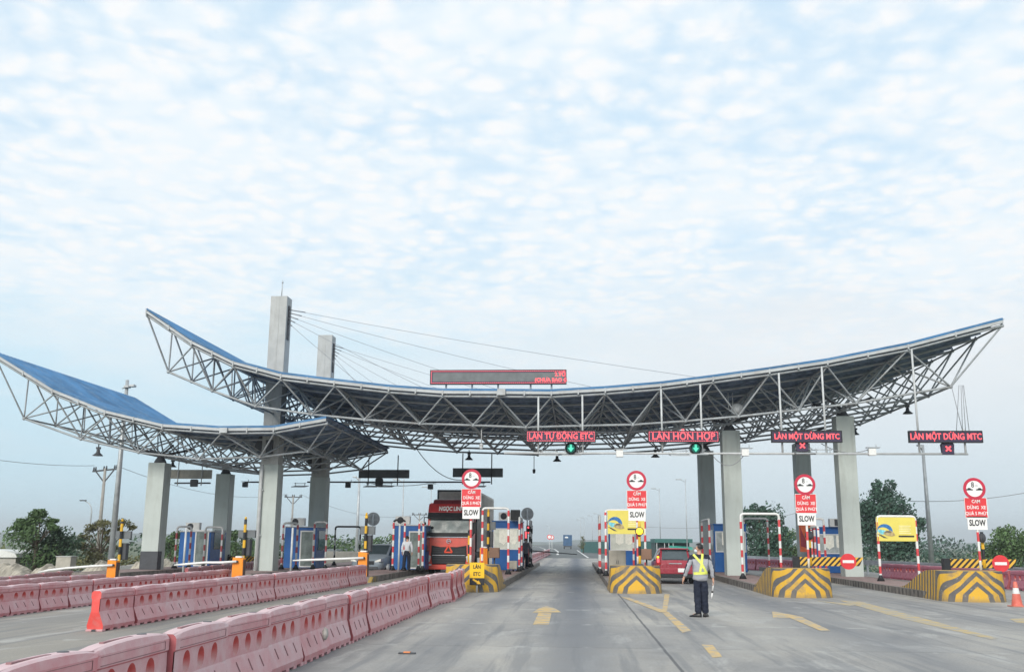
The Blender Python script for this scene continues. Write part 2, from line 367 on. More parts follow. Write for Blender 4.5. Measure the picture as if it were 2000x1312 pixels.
# far low hills
hm = mat('hill_green', (.05, .075, .05), .95, var=.2, vs=.01)
def hill(name, x0, x1, y, h, seed, label):
    b = MB(); n = 60; vs = []
    for i in range(n + 1):
        t = i / n; x = x0 + (x1 - x0) * t; e = math.sin(math.pi * t) ** .6
        z = h * e * (.55 + .9 * mnoise.noise(Vector((t * 4 + seed, seed, 0))) * .5 + .25 * mnoise.noise(Vector((t * 12, seed, 1))))
        vs += [(x, y - 150, -3), (x, y, max(0, z)), (x, y + 260, -3)]
    b.add(vs, [(3 * i + k, 3 * i + 3 + k, 3 * i + 4 + k, 3 * i + 1 + k) for i in range(n) for k in (0, 1)], 0, True)
    tag(b.build(name, hm), kind='structure', label=label)
hill('hills', -2100, -300, 2300, 26, 1.3, 'low blue hills far off on the left')
hill('hills', -200, 500, 2500, 14, 4.1, 'low hills beyond the end of the road')
hill('hills', 600, 2400, 2400, 18, 7.7, 'low hills behind the field on the right')
# ------------------------------------------------------------------ road markings (sheets 4 mm above the road)
def mark_mat(name, c, wear):
    m = bpy.data.materials.new(name); m.use_nodes = True; t = m.node_tree; b = t.nodes['Principled BSDF']; g = N(t, 'ShaderNodeNewGeometry')
    n = noise(t, g.outputs['Position'], 3.0, 8, .7, .3)
    o = mix(t, mr(t, n, wear - .1, wear + .12), (.33, .32, .29), c); L(t, o, b.inputs['Base Color']); b.inputs['Roughness'].default_value = .8
    return m
MY = mark_mat('worn_yellow_line', (.57, .40, .17), .47); MYF = mark_mat('faded_yellow_line', (.48, .36, .16), .50); MW = mark_mat('white_line', (.62, .63, .63), .40)
def marking(name, polys, m, z=.004):
    b = MB()
    for i, p in enumerate(polys): b.add([(q[0], q[1], z + .002 * i) for q in p], [tuple(range(len(p)))])
    return tag(b.build(name, m), kind='structure')
def gp(*pp): return [tuple(gr(*p)[:2]) for p in pp]
marking('lane_arrow', [gp((1041, 1219), (1072, 1219), (1077, 1197), (1052, 1196)), gp((1040, 1196), (1097, 1196), (1085, 1188), (1066, 1183), (1052, 1188))], MY)
marking('lane_line', [gp((1370, 1258), (1392, 1259), (1411, 1282), (1392, 1284))], MY)
marking('lane_line', [gp((1293, 1195), (1306, 1195), (1350, 1231), (1333, 1235)), gp((1293, 1195), (1298, 1160), (1308, 1160), (1303, 1192)), gp((1212, 1165), (1230, 1167), (1306, 1195), (1290, 1196))], MY)
marking('lane_arrow', [gp((1508, 1194), (1516, 1194), (1572, 1205), (1555, 1206), (1510, 1206)), gp((1535, 1203), (1562, 1203), (1622, 1231), (1604, 1232))], MY)
marking('lane_line', [gp((1640, 1172), (1680, 1174), (1950, 1246), (1935, 1248), (1760, 1207), (1700, 1190)), gp((1590, 1172), (1678, 1180), (1660, 1183))], MYF)
marking('lane_arrow', [gp((1972, 1208), (2040, 1204), (2040, 1219), (1985, 1215))], MYF)
marking('lane_line', [gp((1126, 1074), (1128, 1074), (1151, 1089), (1147, 1089))], MW, z=.012)
def curve_line(pts, wd, m, z=.012):
    b = MB(); pts = [Vector((*p, 0)) for p in pts]
    for a, c in zip(pts, pts[1:]):
        d = (c - a).normalized(); n = Vector((-d.y, d.x, 0)) * wd / 2
        b.add([(*(a - n)[:2], z), (*(c - n)[:2], z), (*(c + n)[:2], z), (*(a + n)[:2], z)], [(0, 1, 2, 3)])
    return tag(b.build('lane_line', m), kind='structure')
curve_line(gp((1089, 1083), (1090, 1077), (1083, 1072), (1070, 1069)), .35, MW)
curve_line(gp((1066, 1078), (1064, 1072), (1054, 1068), (1040, 1066)), .35, MW)
# ------------------------------------------------------------------ traffic islands with kerbs
def island(name, pts, z=.24):
    """pts = plan outline; kerb faces, kerb top ring and paving"""
    b = MB(); n = len(pts); cx = sum(p[0] for p in pts) / n
    ins = [(p[0] + (.16 if p[0] < cx else -.16), p[1] + (.16 if i in (0, 1) else -.16)) for i, p in enumerate(pts)]
    vs = [(*p, -.7) for p in pts] + [(*p, z) for p in pts] + [(*p, z) for p in ins]
    b.add(vs, [(i, (i + 1) % n, n + (i + 1) % n, n + i) for i in range(n)] + [(n + i, n + (i + 1) % n, 2 * n + (i + 1) % n, 2 * n + i) for i in range(n)], 0)
    b.add([(*p, z - .004) for p in ins], [tuple(range(n))], 1)
    # kerb stone joints: short dark grooves standing 2 mm proud
    for a, c in ((pts[1], pts[2]), (pts[3], pts[0])):
        ln = math.dist(a, c); k = int(ln / (.42 if pts[0][0] > 6 else 1.0)); wq = .08 if pts[0][0] > 6 else .02
        for i in range(1, k):
            t = i / k; x = a[0] + (c[0] - a[0]) * t; y = a[1] + (c[1] - a[1]) * t; s_ = 1 if x > cx else -1
            b.box(min(x, x + .003 * s_), max(x, x + .003 * s_), y - wq, y + wq, .0, z - .02, 2 if wq < .05 else 3)
    return tag(b.build(name, [KERB, BRICK, BLK, mat('faded_kerb_black', (.09, .085, .08), .85, var=.3, vs=3, dirt=((.2, .18, .16), 3, .8))]), kind='structure')
ISL = [ # near-left x, near-right x, y0, far-left x, far-right x, y1
    (-4.65, -2.72, 35.5, -4.65, -2.75, 76), (1.18, 2.95, 36, 1.25, 3.0, 78), (6.5, 8.45, 34.6, 6.9, 8.95, 76), (11.4, 13.6, 33.2, 12.2, 14.2, 74),
    (-10.55, -8.55, 41.5, -10.4, -8.4, 76), (-16.3, -14.2, 43, -16.3, -14.2, 76), (-22.3, -20.1, 43, -22.3, -20.1, 76)]
for a, b_, y0, c, d, y1 in ISL: island('pavement_island', [(a, y0), (b_, y0), (d, y1), (c, y1)])
# ------------------------------------------------------------------ chevron crash noses
def chevron_mat():
    m = bpy.data.materials.new('chevron_paint'); m.use_nodes = True; t = m.node_tree; b = t.nodes['Principled BSDF']
    uv = N(t, 'ShaderNodeUVMap'); s = N(t, 'ShaderNodeSeparateXYZ'); L(t, uv.outputs[0], s.inputs[0]); g = N(t, 'ShaderNodeNewGeometry')
    u = mth(t, 'ABSOLUTE', s.outputs[0]); z = s.outputs[1]
    f = mth(t, 'ADD', u, mth(t, 'MULTIPLY', mth(t, 'MAXIMUM', z, .22), mr(t, u, .45, 1.75, 1.15, .05)))
    f = mth(t, 'ADD', f, mth(t, 'MULTIPLY', mth(t, 'MINIMUM', z, .22), .2))
    f = mth(t, 'ADD', f, mth(t, 'MULTIPLY', mth(t, 'SUBTRACT', noise(t, g.outputs['Position'], 3, 3), .5), .04))
    fr = mth(t, 'FRACT', mth(t, 'DIVIDE', mth(t, 'SUBTRACT', f, .58), mr(t, u, .9, 2.2, .36, .31)))
    st = mr(t, fr, .50, .47)   # 1 = grey
    core = mr(t, f, .575, .585)
    o = mix(t, st, (.62, .36, .035), (.105, .105, .11))
    o = mix(t, core, (.66, .385, .035), o)
    n = noise(t, g.outputs['Position'], 2.2, 8, .7, .4)
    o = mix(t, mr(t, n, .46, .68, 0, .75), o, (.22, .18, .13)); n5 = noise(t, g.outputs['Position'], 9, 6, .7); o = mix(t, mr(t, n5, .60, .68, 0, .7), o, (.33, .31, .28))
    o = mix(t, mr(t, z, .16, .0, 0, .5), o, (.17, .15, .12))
    L(t, o, b.inputs['Base Color']); b.inputs['Roughness'].default_value = .75
    return m
CHEV = chevron_mat()
NTOP = mat('nose_top_paint', (.40, .27, .08), .8, var=.3, dirt=((.22, .2, .17), 3, .8))
def nose(name, xl, xr, y0, label, flat=1.3, slope=3.3, h=.95, drift=0.):
    cx, hw = (xl + xr) / 2, (xr - xl) / 2
    o = thing(name, label, 'concrete nose', (cx, y0, 0), 0, 'striped concrete noses of the toll islands')
    r = .68; h = h * .97; b = MB()
    half = [(0, 0), (.08, .003), (.16, .012), (hw - r, .03)]
    for k in range(1, 7):
        q = math.pi / 2 * k / 6; half.append((hw - r + r * math.sin(q), .03 + r - r * math.cos(q)))
    for k in range(1, 15): half.append((hw, .45 + (flat + slope - .45) * k / 14))
    us = [0]
    for a, c in zip(half, half[1:]): us.append(us[-1] + math.dist(a, c))
    def hh(y):
        t = min(1, max(0, (y - flat) / slope)); return h + (.245 - h) * (3 * t * t - 2 * t ** 3)
    n = len(half)
    for sg in (-1, 1):
        base = len(b.v)
        for i, (x, y) in enumerate(half):
            for k in range(5):
                t = k / 4; z = hh(y) * t; bat = .05 * t
                xx = sg * max(0, x - (bat if i > 3 else 0)); yy = y + (bat * 1.6 if y < .5 else 0)
                b.uv[len(b.v)] = (us[i], z); b.v.append(Vector((xx + drift * y, yy, z)))
        for i in range(n - 1):
            for k in range(4):
                q = [base + i * 5 + k, base + (i + 1) * 5 + k, base + (i + 1) * 5 + k + 1, base + i * 5 + k + 1]
                b.f.append(q if sg > 0 else q[::-1]); b.m.append(0); b.sm.append(False)
    L_, R_ = 4, 5 * n + 4
    for i in range(1, n - 1):
        b.f.append([L_ + 5 * i, L_ + 5 * (i + 1), R_ + 5 * (i + 1), R_ + 5 * i]); b.m.append(1); b.sm.append(False)
    b.f.append([L_, L_ + 5, R_ + 5]); b.m.append(1); b.sm.append(False)
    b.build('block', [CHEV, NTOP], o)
    return o
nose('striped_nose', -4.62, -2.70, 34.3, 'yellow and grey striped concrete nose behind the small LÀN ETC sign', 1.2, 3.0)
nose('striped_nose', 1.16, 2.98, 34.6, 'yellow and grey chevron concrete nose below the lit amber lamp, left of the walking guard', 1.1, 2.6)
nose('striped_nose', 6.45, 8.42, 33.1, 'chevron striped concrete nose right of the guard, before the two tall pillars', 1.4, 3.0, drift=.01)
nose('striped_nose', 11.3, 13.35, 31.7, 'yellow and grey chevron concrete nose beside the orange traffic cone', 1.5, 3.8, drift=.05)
# low striped kerb end of the oncoming-side island
b = MB()
for i in range(9): b.prism([(-10.55 + .001, .0)] and [(41.5 + i * .5, 0), (41.75 + i * .5, 0), (41.85 + i * .5, .235), (41.6 + i * .5, .235)], -8.55, -8.545, 0, 'X')
for i in range(7): b.prism([(-10.4 + i * .28, 0), (-10.26 + i * .28, 0), (-10.16 + i * .28, .235), (-10.3 + i * .28, .235)], 41.49, 41.497, 0)
tag(b.build('kerb_stripes', mat('faded_kerb_yellow', (.30, .21, .06), .8, var=.25)), kind='structure')
# ------------------------------------------------------------------ water barriers
def barrier_mesh():
    b = MB(); Ln = 1.466; hs = Ln / 2
    prof = [(.155, .035), (.165, .10), (.155, .13), (.09, .34), (.082, .36), (.082, .58), (.10, .595), (.10, .69), (.085, .715), (.06, .73)]
    st = [-hs + Ln * k / 8 for k in range(9)]
    def hump(y): return .035 * max(0, math.sin(math.pi * (y + hs) / Ln)) ** .6
    for sg in (-1, 1):
        base = len(b.v)
        for y in st:
            e = .007 if abs(abs(y) - hs) < 1e-6 else 0
            for i, (x, z) in enumerate(prof): b.v.append(Vector((sg * (x - e), y * (1 if not e or z > .3 else 1 - .075 * (.34 - z) / .3), z + (hump(y) if i >= 8 else 0))))
        npf = len(prof)
        for j in range(8):
            for i in range(npf - 1):
                if i == 4: continue
                q = [base + j * npf + i, base + (j + 1) * npf + i, base + (j + 1) * npf + i + 1, base + j * npf + i + 1]
                b.f.append(q if sg > 0 else q[::-1]); b.m.append(0); b.sm.append(False)
        # panel with three oval cups
        x = sg * .082; z0, z1 = .36, .58; cells = [(-hs + .012, -.60)] + [(-.60 + .385 * k, -.60 + .385 * (k + 1)) for k in range(3)] + [(.555, hs - .012)]
        for (a, c) in (cells[0], cells[-1]):
            q = [(x, a, z0), (x, c, z0), (x, c, z1), (x, a, z1)]; b.add(q if sg > 0 else q[::-1], [(0, 1, 2, 3)])
        for (a, c) in cells[1:-1]:
            cy, cz, ry, rz = (a + c) / 2, .47, .092, .098; m = 24; out, inn, bk, ce = [], [], [], []
            for k in range(m):
                q = 2 * math.pi * k / m; dy, dzz = math.cos(q), math.sin(q)
                tt = min((c - a) / 2 / max(abs(dy), 1e-6), (z1 - z0) / 2 / max(abs(dzz), 1e-6))
                out.append((x, cy + dy * tt, cz + dzz * tt)); inn.append((x, cy + dy * ry, cz + dzz * rz)); bk.append((x - sg * .04, cy + dy * ry * .80, cz + dzz * rz * .80)); ce.append((x - sg * .062, cy + dy * ry * .4, cz + dzz * rz * .4))
            base = len(b.v); b.v += [Vector(p) for p in out + inn + bk + ce]
            for k in range(m):
                k2 = (k + 1) % m
                q = [base + k, base + k2, base + m + k2, base + m + k]; b.f.append(q if sg > 0 else q[::-1]); b.m.append(0); b.sm.append(False)
                for lv in (1, 2):
                    q = [base + lv * m + k, base + lv * m + k2, base + (lv + 1) * m + k2, base + (lv + 1) * m + k]; b.f.append(q if sg > 0 else q[::-1]); b.m.append(1); b.sm.append(True)
            q = [base + 3 * m + k for k in range(m)]; b.f.append(q if sg > 0 else q[::-1]); b.m.append(1); b.sm.append(False)
            # slanted groove in the slope below each cup
            g0 = Vector((sg * .140, cy + .05, .185)); g1 = Vector((sg * .102, cy - .02, .305)); b.bar(g0 + Vector((sg * .001, 0, 0)), g1 + Vector((sg * .001, 0, 0)), .012, .012, 3)
        # groove under the top rim label field
        b.box(sg * .1 - .002, sg * .1 + .002, -hs + .10, hs - .10, .605, .612, 3); b.box(sg * .1 - .002, sg * .1 + .002, -hs + .10, hs - .10, .672, .676, 3)
        b.box(sg * .1 - .002, sg * .1 + .002, hs - .106, hs - .10, .612, .672, 3)
        # feet
        for k in range(5):
            y = -hs + .02 + (Ln - .18) * k / 4; b.box(min(sg * .03, sg * .158), max(sg * .03, sg * .158), y, y + .14, 0, .036, 0)
    npf = len(prof)
    for j in range(8):
        q = [(.06, st[j], .73 + hump(st[j])), (.06, st[j + 1], .73 + hump(st[j + 1])), (-.06, st[j + 1], .73 + hump(st[j + 1])), (-.06, st[j], .73 + hump(st[j]))]
        b.add(q, [(0, 1, 2, 3)], 0)
    b.lathe((0, .32, .757), [(.045, 0), (.045, .008), (.03, .008)], 12, 2); b.box(-.02, .02, -.45, .1, .755, .7675, 3)
    for y, s_ in ((-hs, 1), (hs, -1)):
        pts = [(x - .007, z) for x, z in prof]; ye = lambda z: y * (1 if z > .3 else 1 - .075 * (.34 - z) / .3); pl = [(x, ye(z), z) for x, z in pts] + [(-x, ye(z), z) for x, z in pts[::-1]]
        n2 = len(pl); b.add(pl, [((k, k + 1, n2 - 2 - k, n2 - 1 - k) if s_ > 0 else (n2 - 1 - k, n2 - 2 - k, k + 1, k)) for k in range(len(pts) - 1)], 4)
    b.box(-.05, .05, -hs + .02, hs - .02, .0, .034, 2)
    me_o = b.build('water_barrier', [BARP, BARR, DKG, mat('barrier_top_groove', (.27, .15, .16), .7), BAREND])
    return me_o
rnd2 = random.Random(9); proto = barrier_mesh(); used = [False]
def barrier(x, y, rz, label, group, z=0.):
    o = proto if not used[0] else proto.copy()
    if used[0]: col.objects.link(o)
    if 'bright red end' in label: o.material_slots[4].link = 'OBJECT'; o.material_slots[4].material = BARE
    if label.split(': ')[-1].startswith('crimson'):
        o.material_slots[0].link = 'OBJECT'; o.material_slots[0].material = BARC
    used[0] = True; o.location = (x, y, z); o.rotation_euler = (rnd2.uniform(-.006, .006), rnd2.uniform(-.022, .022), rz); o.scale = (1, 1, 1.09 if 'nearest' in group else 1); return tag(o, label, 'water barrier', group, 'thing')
rnd = random.Random(5)
ORD = 'last,second,third,fourth,fifth,sixth,seventh,eighth,ninth,tenth,eleventh,twelfth,thirteenth,fourteenth,fifteenth,sixteenth,seventeenth,eighteenth,nineteenth,twentieth,twenty-first,twenty-second,twenty-third,twenty-fourth,twenty-fifth,twenty-sixth,twenty-seventh,twenty-eighth'.split(',')
def row(p0, p1, label, group, first=None, last=None, jit=.012, flip=False, step=1.475):
    p0, p1 = Vector((*p0, 0)), Vector((*p1, 0)); d = p1 - p0; n = max(1, round(d.length / step)); a = math.atan2(-d.x, d.y)
    for i in range(n):
        c = p0 + d * ((i + .5) / n)
        k = n - i; lab = first if (i == 0 and first) else last if (i == n - 1 and last) else ORD[k - 1] + ' from the far end: ' + label if k <= len(ORD) else label
        barrier(c.x + rnd.uniform(-jit, jit) * 1.8, c.y, a + rnd.uniform(-.03, .03), lab, group, plaza_z(c.x, c.y))
row((-3.97, 3.6), (-3.90, 27.2), 'pink barrier of the nearest left row, before its kink', 'barriers of the nearest left row')
barrier(-3.82, 28.0, -.16, 'pink water barrier standing askew at the kink of the nearest left row', 'barriers of the nearest left row')
row((-3.66, 28.75), (-3.84, 33.9), 'redder barrier between the kink and the LÀN ETC board', 'barriers of the nearest left row')
row((-9.00, 18.3), (-8.62, 40.3), 'pink barrier of the second left row', 'barriers of the second left row',
    first='pink water barrier with a bright red end face, first of its row on the left', last='pink water barrier at the far end of the second row, by the striped kerb')
row((-14.5, 14.5), (-14.35, 40.6), 'dull pink barrier of the third left row', 'barriers of the third left row')
row((-20.0, 24.0), (-20.0, 41.2), 'dark pink barrier of the fourth left row', 'barriers of the fourth left row')
row((-25.2, 33.0), (-25.4, 49), 'dark barrier of the fifth left row, below pale mounds', 'barriers of the fifth left row')
row((-18.7, 47), (-18.5, 62), 'pink barrier behind the dark-footed left pillar', 'barriers behind the left pillar')
row((-12.9, 62), (-12.6, 75), 'pink barrier beyond the small striped boom', 'barriers beyond the middle exit lane')
row((-3.75, 76.5), (-4.0, 150), 'pale barrier beyond the toll lane', 'barriers beyond the toll lane')
row((17.9, 30.5), (17.4, 43), 'crimson barrier at the right edge behind the cone', 'barriers along the right edge', step=1.475)
row((17.4, 43), (16.3, 54.5), 'crimson barrier behind the right yellow poster hoop', 'barriers behind the right poster frame')
row((15.2, 57), (11.6, 69), 'crimson barrier seen through the empty striped hoop', 'barriers seen through the right hoop')
if not used[0]: bpy.data.objects.remove(proto)
# ------------------------------------------------------------------ canopies: space frame, purlins, roof sheet, gutter
def polyz(nodes):
    def f(x):
        if x <= nodes[0][0]: a, b = nodes[0], nodes[1]
        elif x >= nodes[-1][0]: a, b = nodes[-2], nodes[-1]
        else:
            for a, b in zip(nodes, nodes[1:]):
                if a[0] <= x <= b[0]: break
        return a[1] + (b[1] - a[1]) * (x - a[0]) / (b[0] - a[0])
    return f
def canopy(name, label, top_px, bot_px, D1, bays, by, r):
    T = [(at(a, b, D1).x, at(a, b, D1).z) for a, b in top_px]; Bn = [(at(a, b, D1 + by / 2).x, at(a, b, D1 + by / 2).z) for a, b in bot_px]
    D2 = D1 + bays * by
    o = thing(name, label, 'toll canopy', ((T[0][0] + T[-1][0]) / 2, (D1 + D2) / 2, 0))
    b = MB(); nt_, nb = len(T), len(Bn); fz = polyz(T)
    tp = lambda i, j: Vector((T[i][0], D1 + j * by, T[i][1])); bp = lambda i, j: Vector((Bn[i][0], D1 + (j + .5) * by, Bn[i][1]))
    for j in range(bays + 1):
        for i in range(nt_ - 1): b.tube([tp(i, j), tp(i + 1, j)], r, 7, caps=False)
    for i in range(nt_):
        for j in range(bays): b.tube([tp(i, j), tp(i, j + 1)], r * .8, 6, caps=False)
    for j in range(bays):
        for i in range(nb - 1): b.tube([bp(i, j), bp(i + 1, j)], r * .95, 7, caps=False)
    for i in range(nb):
        for j in range(bays - 1): b.tube([bp(i, j), bp(i, j + 1)], r * .9, 6, caps=False)
    for j in range(bays):
        for i in range(nb):
            for a, c in ((i, j), (i + 1, j), (i, j + 1), (i + 1, j + 1)): b.tube([bp(i, j), tp(a, c)], r * .75, 6, caps=False)
    for j in range(bays):
        for i in range(nb): b.sphere(bp(i, j), r * 1.7, 0, 4)
    for j in range(bays + 1):
        for i in range(nt_): b.sphere(tp(i, j), r * 1.6, 0, 4)
    b.build('truss', STEEL, o, world=True)
    # short stools and purlins
    b = MB(); yy = D1 - .05; k = int((D2 - D1) / 1.15)
    ys_ = [D1 + (D2 - D1) * q / k for q in range(k + 1)]
    for y in ys_:
        for (x0, z0), (x1, z1) in zip(T, T[1:]): b.bar((x0, y, z0 + .17), (x1, y, z1 + .17), .07, .12)
    for i in range(nt_):
        for j in range(bays + 1): b.tube([tp(i, j), tp(i, j) + Vector((0, 0, .12))], .04, 6)
    for (x0, z0), (x1, z1) in zip(T, T[1:]):
        b.bar((x0, D1, z0 + .10), (x0, D2, z0 + .10), .06, .08)
    b.build('purlins', PURL, o, world=True)
    # roof sheet: ribs run along the curve
    def sheet(b, dzv, ribs, y0, y1, mi):
        pr = []; y = y0
        while y < y1 - 1e-3:
            pr += [(y, 0), (y + .20, 0), (y + .235, ribs), (y + .275, ribs)] if ribs else [(y, 0)]; y += .32 if ribs else 1.2
        pr.append((y1, 0)); xsn = []
        for (x0, z0), (x1, z1) in zip(T, T[1:]): xsn += [x0]
        xsn += [T[-1][0]]
        ex = .18; xsn[0] -= ex * .5; xsn[-1] += ex * .5
        base = len(b.v); m = len(xsn)
        for (y, q) in pr:
            for x in xsn: b.v.append(Vector((x, y, fz(x) + dzv + q)))
        for j in range(len(pr) - 1):
            for i in range(m - 1):
                b.f.append([base + j * m + i, base + j * m + i + 1, base + (j + 1) * m + i + 1, base + (j + 1) * m + i]); b.m.append(mi); b.sm.append(False)
    b = MB(); sheet(b, .27, .055, D1 - .15, D2 + .15, 0)
    for (x0, z0), (x1, z1) in zip(T, T[1:]): b.bar((x0, D1 - .16, z0 + .28), (x1, D1 - .16, z1 + .28), .02, .11, 0)
    b.build('roof_sheet', BLUE, o, world=True)
    b = MB(); sheet(b, .235, 0, D1 - .10, D2 + .10, 0)
    # lap joints of the lining
    for y in ys_[1:-1]:
        if rnd.random() < .6:
            for (x0, z0), (x1, z1) in zip(T, T[1:]): b.bar((x0, y + .5, z0 + .225), (x1, y + .5, z1 + .225), .02, .015)
    b.build('roof_lining', UNDER, o, world=True)
    b = MB()
    for (x0, z0), (x1, z1) in zip(T, T[1:]): b.bar((x0, D2 + .10, z0 + .165), (x1, D2 + .10, z1 + .165), .14, .13)
    b.build('gutter', GUT, o, world=True); b = MB()
    for (x0, z0), (x1, z1) in zip(T, T[1:]):
        b.bar((x0, D1 - .10, z0 + .165), (x1, D1 - .10, z1 + .165), .14, .13)
        for t in (.0, .5):
            x, z = x0 + (x1 - x0) * t, z0 + (z1 - z0) * t
            b.box(x - .03, x + .03, D1 - .20, D1 - .04, z + .02, z + .24)
    b.build('gutter', GUT, o, world=True)
    return o, fz
TOP = [(288, 616), (376, 676), (457, 716), (550, 741), (654, 754), (760, 766), (865, 773.5), (972, 774), (1077, 775), (1182, 769), (1290, 760), (1392, 747), (1502, 732), (1615, 715), (1772, 684), (1957, 636)]
BOT = [(329, 726), (415, 763), (499, 793), (609, 809), (712, 819), (820, 827), (924, 830), (1027, 834), (1134, 831), (1236, 829), (1339, 822), (1442, 813), (1561, 800), (1672, 787), (1857, 755)]
DA, BAY = 43.8, 2.93
big_c, fzA = canopy('toll_canopy', 'wide sagging steel truss canopy with a blue roof spanning all the lanes', TOP, BOT, DA, 6, BAY, .058)
TOP2 = [(-8, 700), (105, 770), (207, 811), (319, 838), (432, 846), (536, 845), (638, 827)]
BOT2 = [(47, 817), (158, 857), (271, 883), (388, 896), (508, 892), (601, 881)]
DB = 45.2
small_c, fzB = canopy('toll_canopy', 'lower curved truss canopy with a blue roof over the exit lanes at the left', TOP2, BOT2, DB, 5, 3.02, .054)
# small grey junction cover on the big gutter, as in the photo
b = MB(); p = at(980, 767, DA); b.box(p.x - .18, p.x + .18, DA - .30, DA - .20, p.z - .14, p.z + .14); b.build('gutter_cover', GUT, big_c, world=True)
b = MB(); p = at(440, 842, DB); b.box(p.x - .18, p.x + .18, DB - .30, DB - .20, p.z - .10, p.z + .14); b.build('gutter_cover', GUT, small_c, world=True)
# ------------------------------------------------------------------ pillars and towers
RW = (48.0, 57.4)
def pillar(name, pxc, ytop, D, label, wd=.86, pipe=False, foot=False, fz=None, bear=True, grp=None):
    p = at(pxc, ytop, D); x = p.x; ht = p.z
    o = thing(name, label, 'pillar', (x, D, 0), 0, grp)
    b = MB(); h2 = wd / 2; b.box(-h2, h2, 0, wd, .2, ht); b.build('shaft', CONC, o, bevel=.02)
    b = MB()
    if foot: b.box(-h2 - .012, h2 + .012, -.012, wd * .55, .2, 1.12); b.build('dark_foot', DKG, o)
    if bear:
        b = MB(); b.lathe((0, wd / 2, ht), [(.30, 0), (.30, .06), (.24, .18), (.12, .36), (.10, .45)], 14)
        for sx in (-1, 1):
            for sy in (-1, 1): b.tube([(0, wd / 2, ht + .4), (sx * 1.1, wd / 2 + sy * 1.2, ht + .78)], .06, 6)
        b.build('bearing', DKG, o)
    if pipe:
        b = MB(); b.tube([(-h2 + .10, -.09, .25), (-h2 + .10, -.09, 5.0), (-h2 + .10, .05, 5.25)], .075, 8); b.box(-h2 + .0, -h2 + .2, -.11, .0, 1.9, 1.96); b.box(-h2, -h2 + .2, -.11, 0, 4.0, 4.06); b.build('drainpipe', LGREY, o)
    return o
G_ = 'grey concrete pillars under the canopies'
pillar('concrete_pillar', 1427.5, 840, RW[0], 'square grey concrete pillar standing on the island right of the guard, front row', grp=G_)
pillar('concrete_pillar', 1650, 812, RW[0], 'square grey concrete pillar behind the round no-entry disc, rightmost front pillar', grp=G_)
pillar('concrete_pillar', 1379, 880, RW[1], 'darker pillar just behind and left of the pillar near the guard', grp=G_)
pillar('concrete_pillar', 1567, 865, RW[1], 'darker pillar directly behind the 8 m round sign with the orange poster', grp=G_)
pillar('concrete_pillar', 306, 903, RW[0], 'grey pillar with a dark painted foot at the far left, front row', foot=True, grp=G_)
pillar('concrete_pillar', 436, 925, RW[1], 'grey pillar behind the leftmost blue booth, back row', grp=G_)
def tower(pxc, ytop, D, label, wd, rod, pipe):
    p = at(pxc, ytop, D); x, ht = p.x, p.z
    o = thing('concrete_tower', label, 'tower', (x, D, 0), 0, 'concrete cable towers')
    b = MB(); h2 = wd / 2
    b.box(-h2, h2, 0, wd, .2, ht)
    # pilasters on the front face give the two vertical seams seen on it
    b.box(-h2 * .30, h2 * .10, -.012, 0, 6.0, ht - .02)
    b.build('shaft', TCON, o, bevel=.015)
    b = MB(); b.box(-h2 - .04, h2 + .04, -.04, wd + .04, .2, 5.4); b.build('painted_base', CONC, o, bevel=.02)
    b = MB()
    for i in range(9): b.box(h2, h2 + .05, wd * .30, wd * .62, ht - 2.2 + i * .20, ht - 2.06 + i * .20)
    b.box(h2, h2 + .025, wd * .25, wd * .67, ht - 2.25, ht - .5); b.build('anchor_plate', DKG, o)
    b = MB(); b.prism([(-h2 - .45, 6.3), (-h2, 6.0), (-h2, 6.9), (-h2 - .25, 6.8)], .2, wd - .2); b.box(-.15, .15, -.25, -.04, 5.9, 6.6); b.build('bracket', DKG, o)
    if rod:
        b = MB(); b.tube([(-.02, wd / 2, ht), (0, wd / 2, ht + .85)], .028, 6); b.sphere((0, wd / 2, ht + .84), .055, 0, 5); b.tube([(0, wd / 2, ht + .86), (0, wd / 2, ht + 1.0)], [.02, .004], 5); b.build('lightning_rod', GREY, o)
    if pipe:
        b = MB(); b.tube([(-h2 + .12, -.13, .25), (-h2 + .10, -.13, 5.1), (-h2 + .10, 0, 5.35)], .085, 8)
        for z in (1.9, 4.1): b.box(-h2 - .0, -h2 + .24, -.15, -.04, z, z + .06)
        b.build('drainpipe', LGREY, o)
    return o, Vector((x + h2 + .05, D + wd * .46, ht))
t1, a1 = tower(545.5, 578, RW[0], 'tall pale concrete tower with a lightning rod rising through the big roof', .86, True, True)
t2, a2 = tower(635.5, 654, RW[1], 'shorter looking concrete tower further back without a rod', .88, False, False)
CAB = mat('steel_cable', (.24, .25, .27), .5)
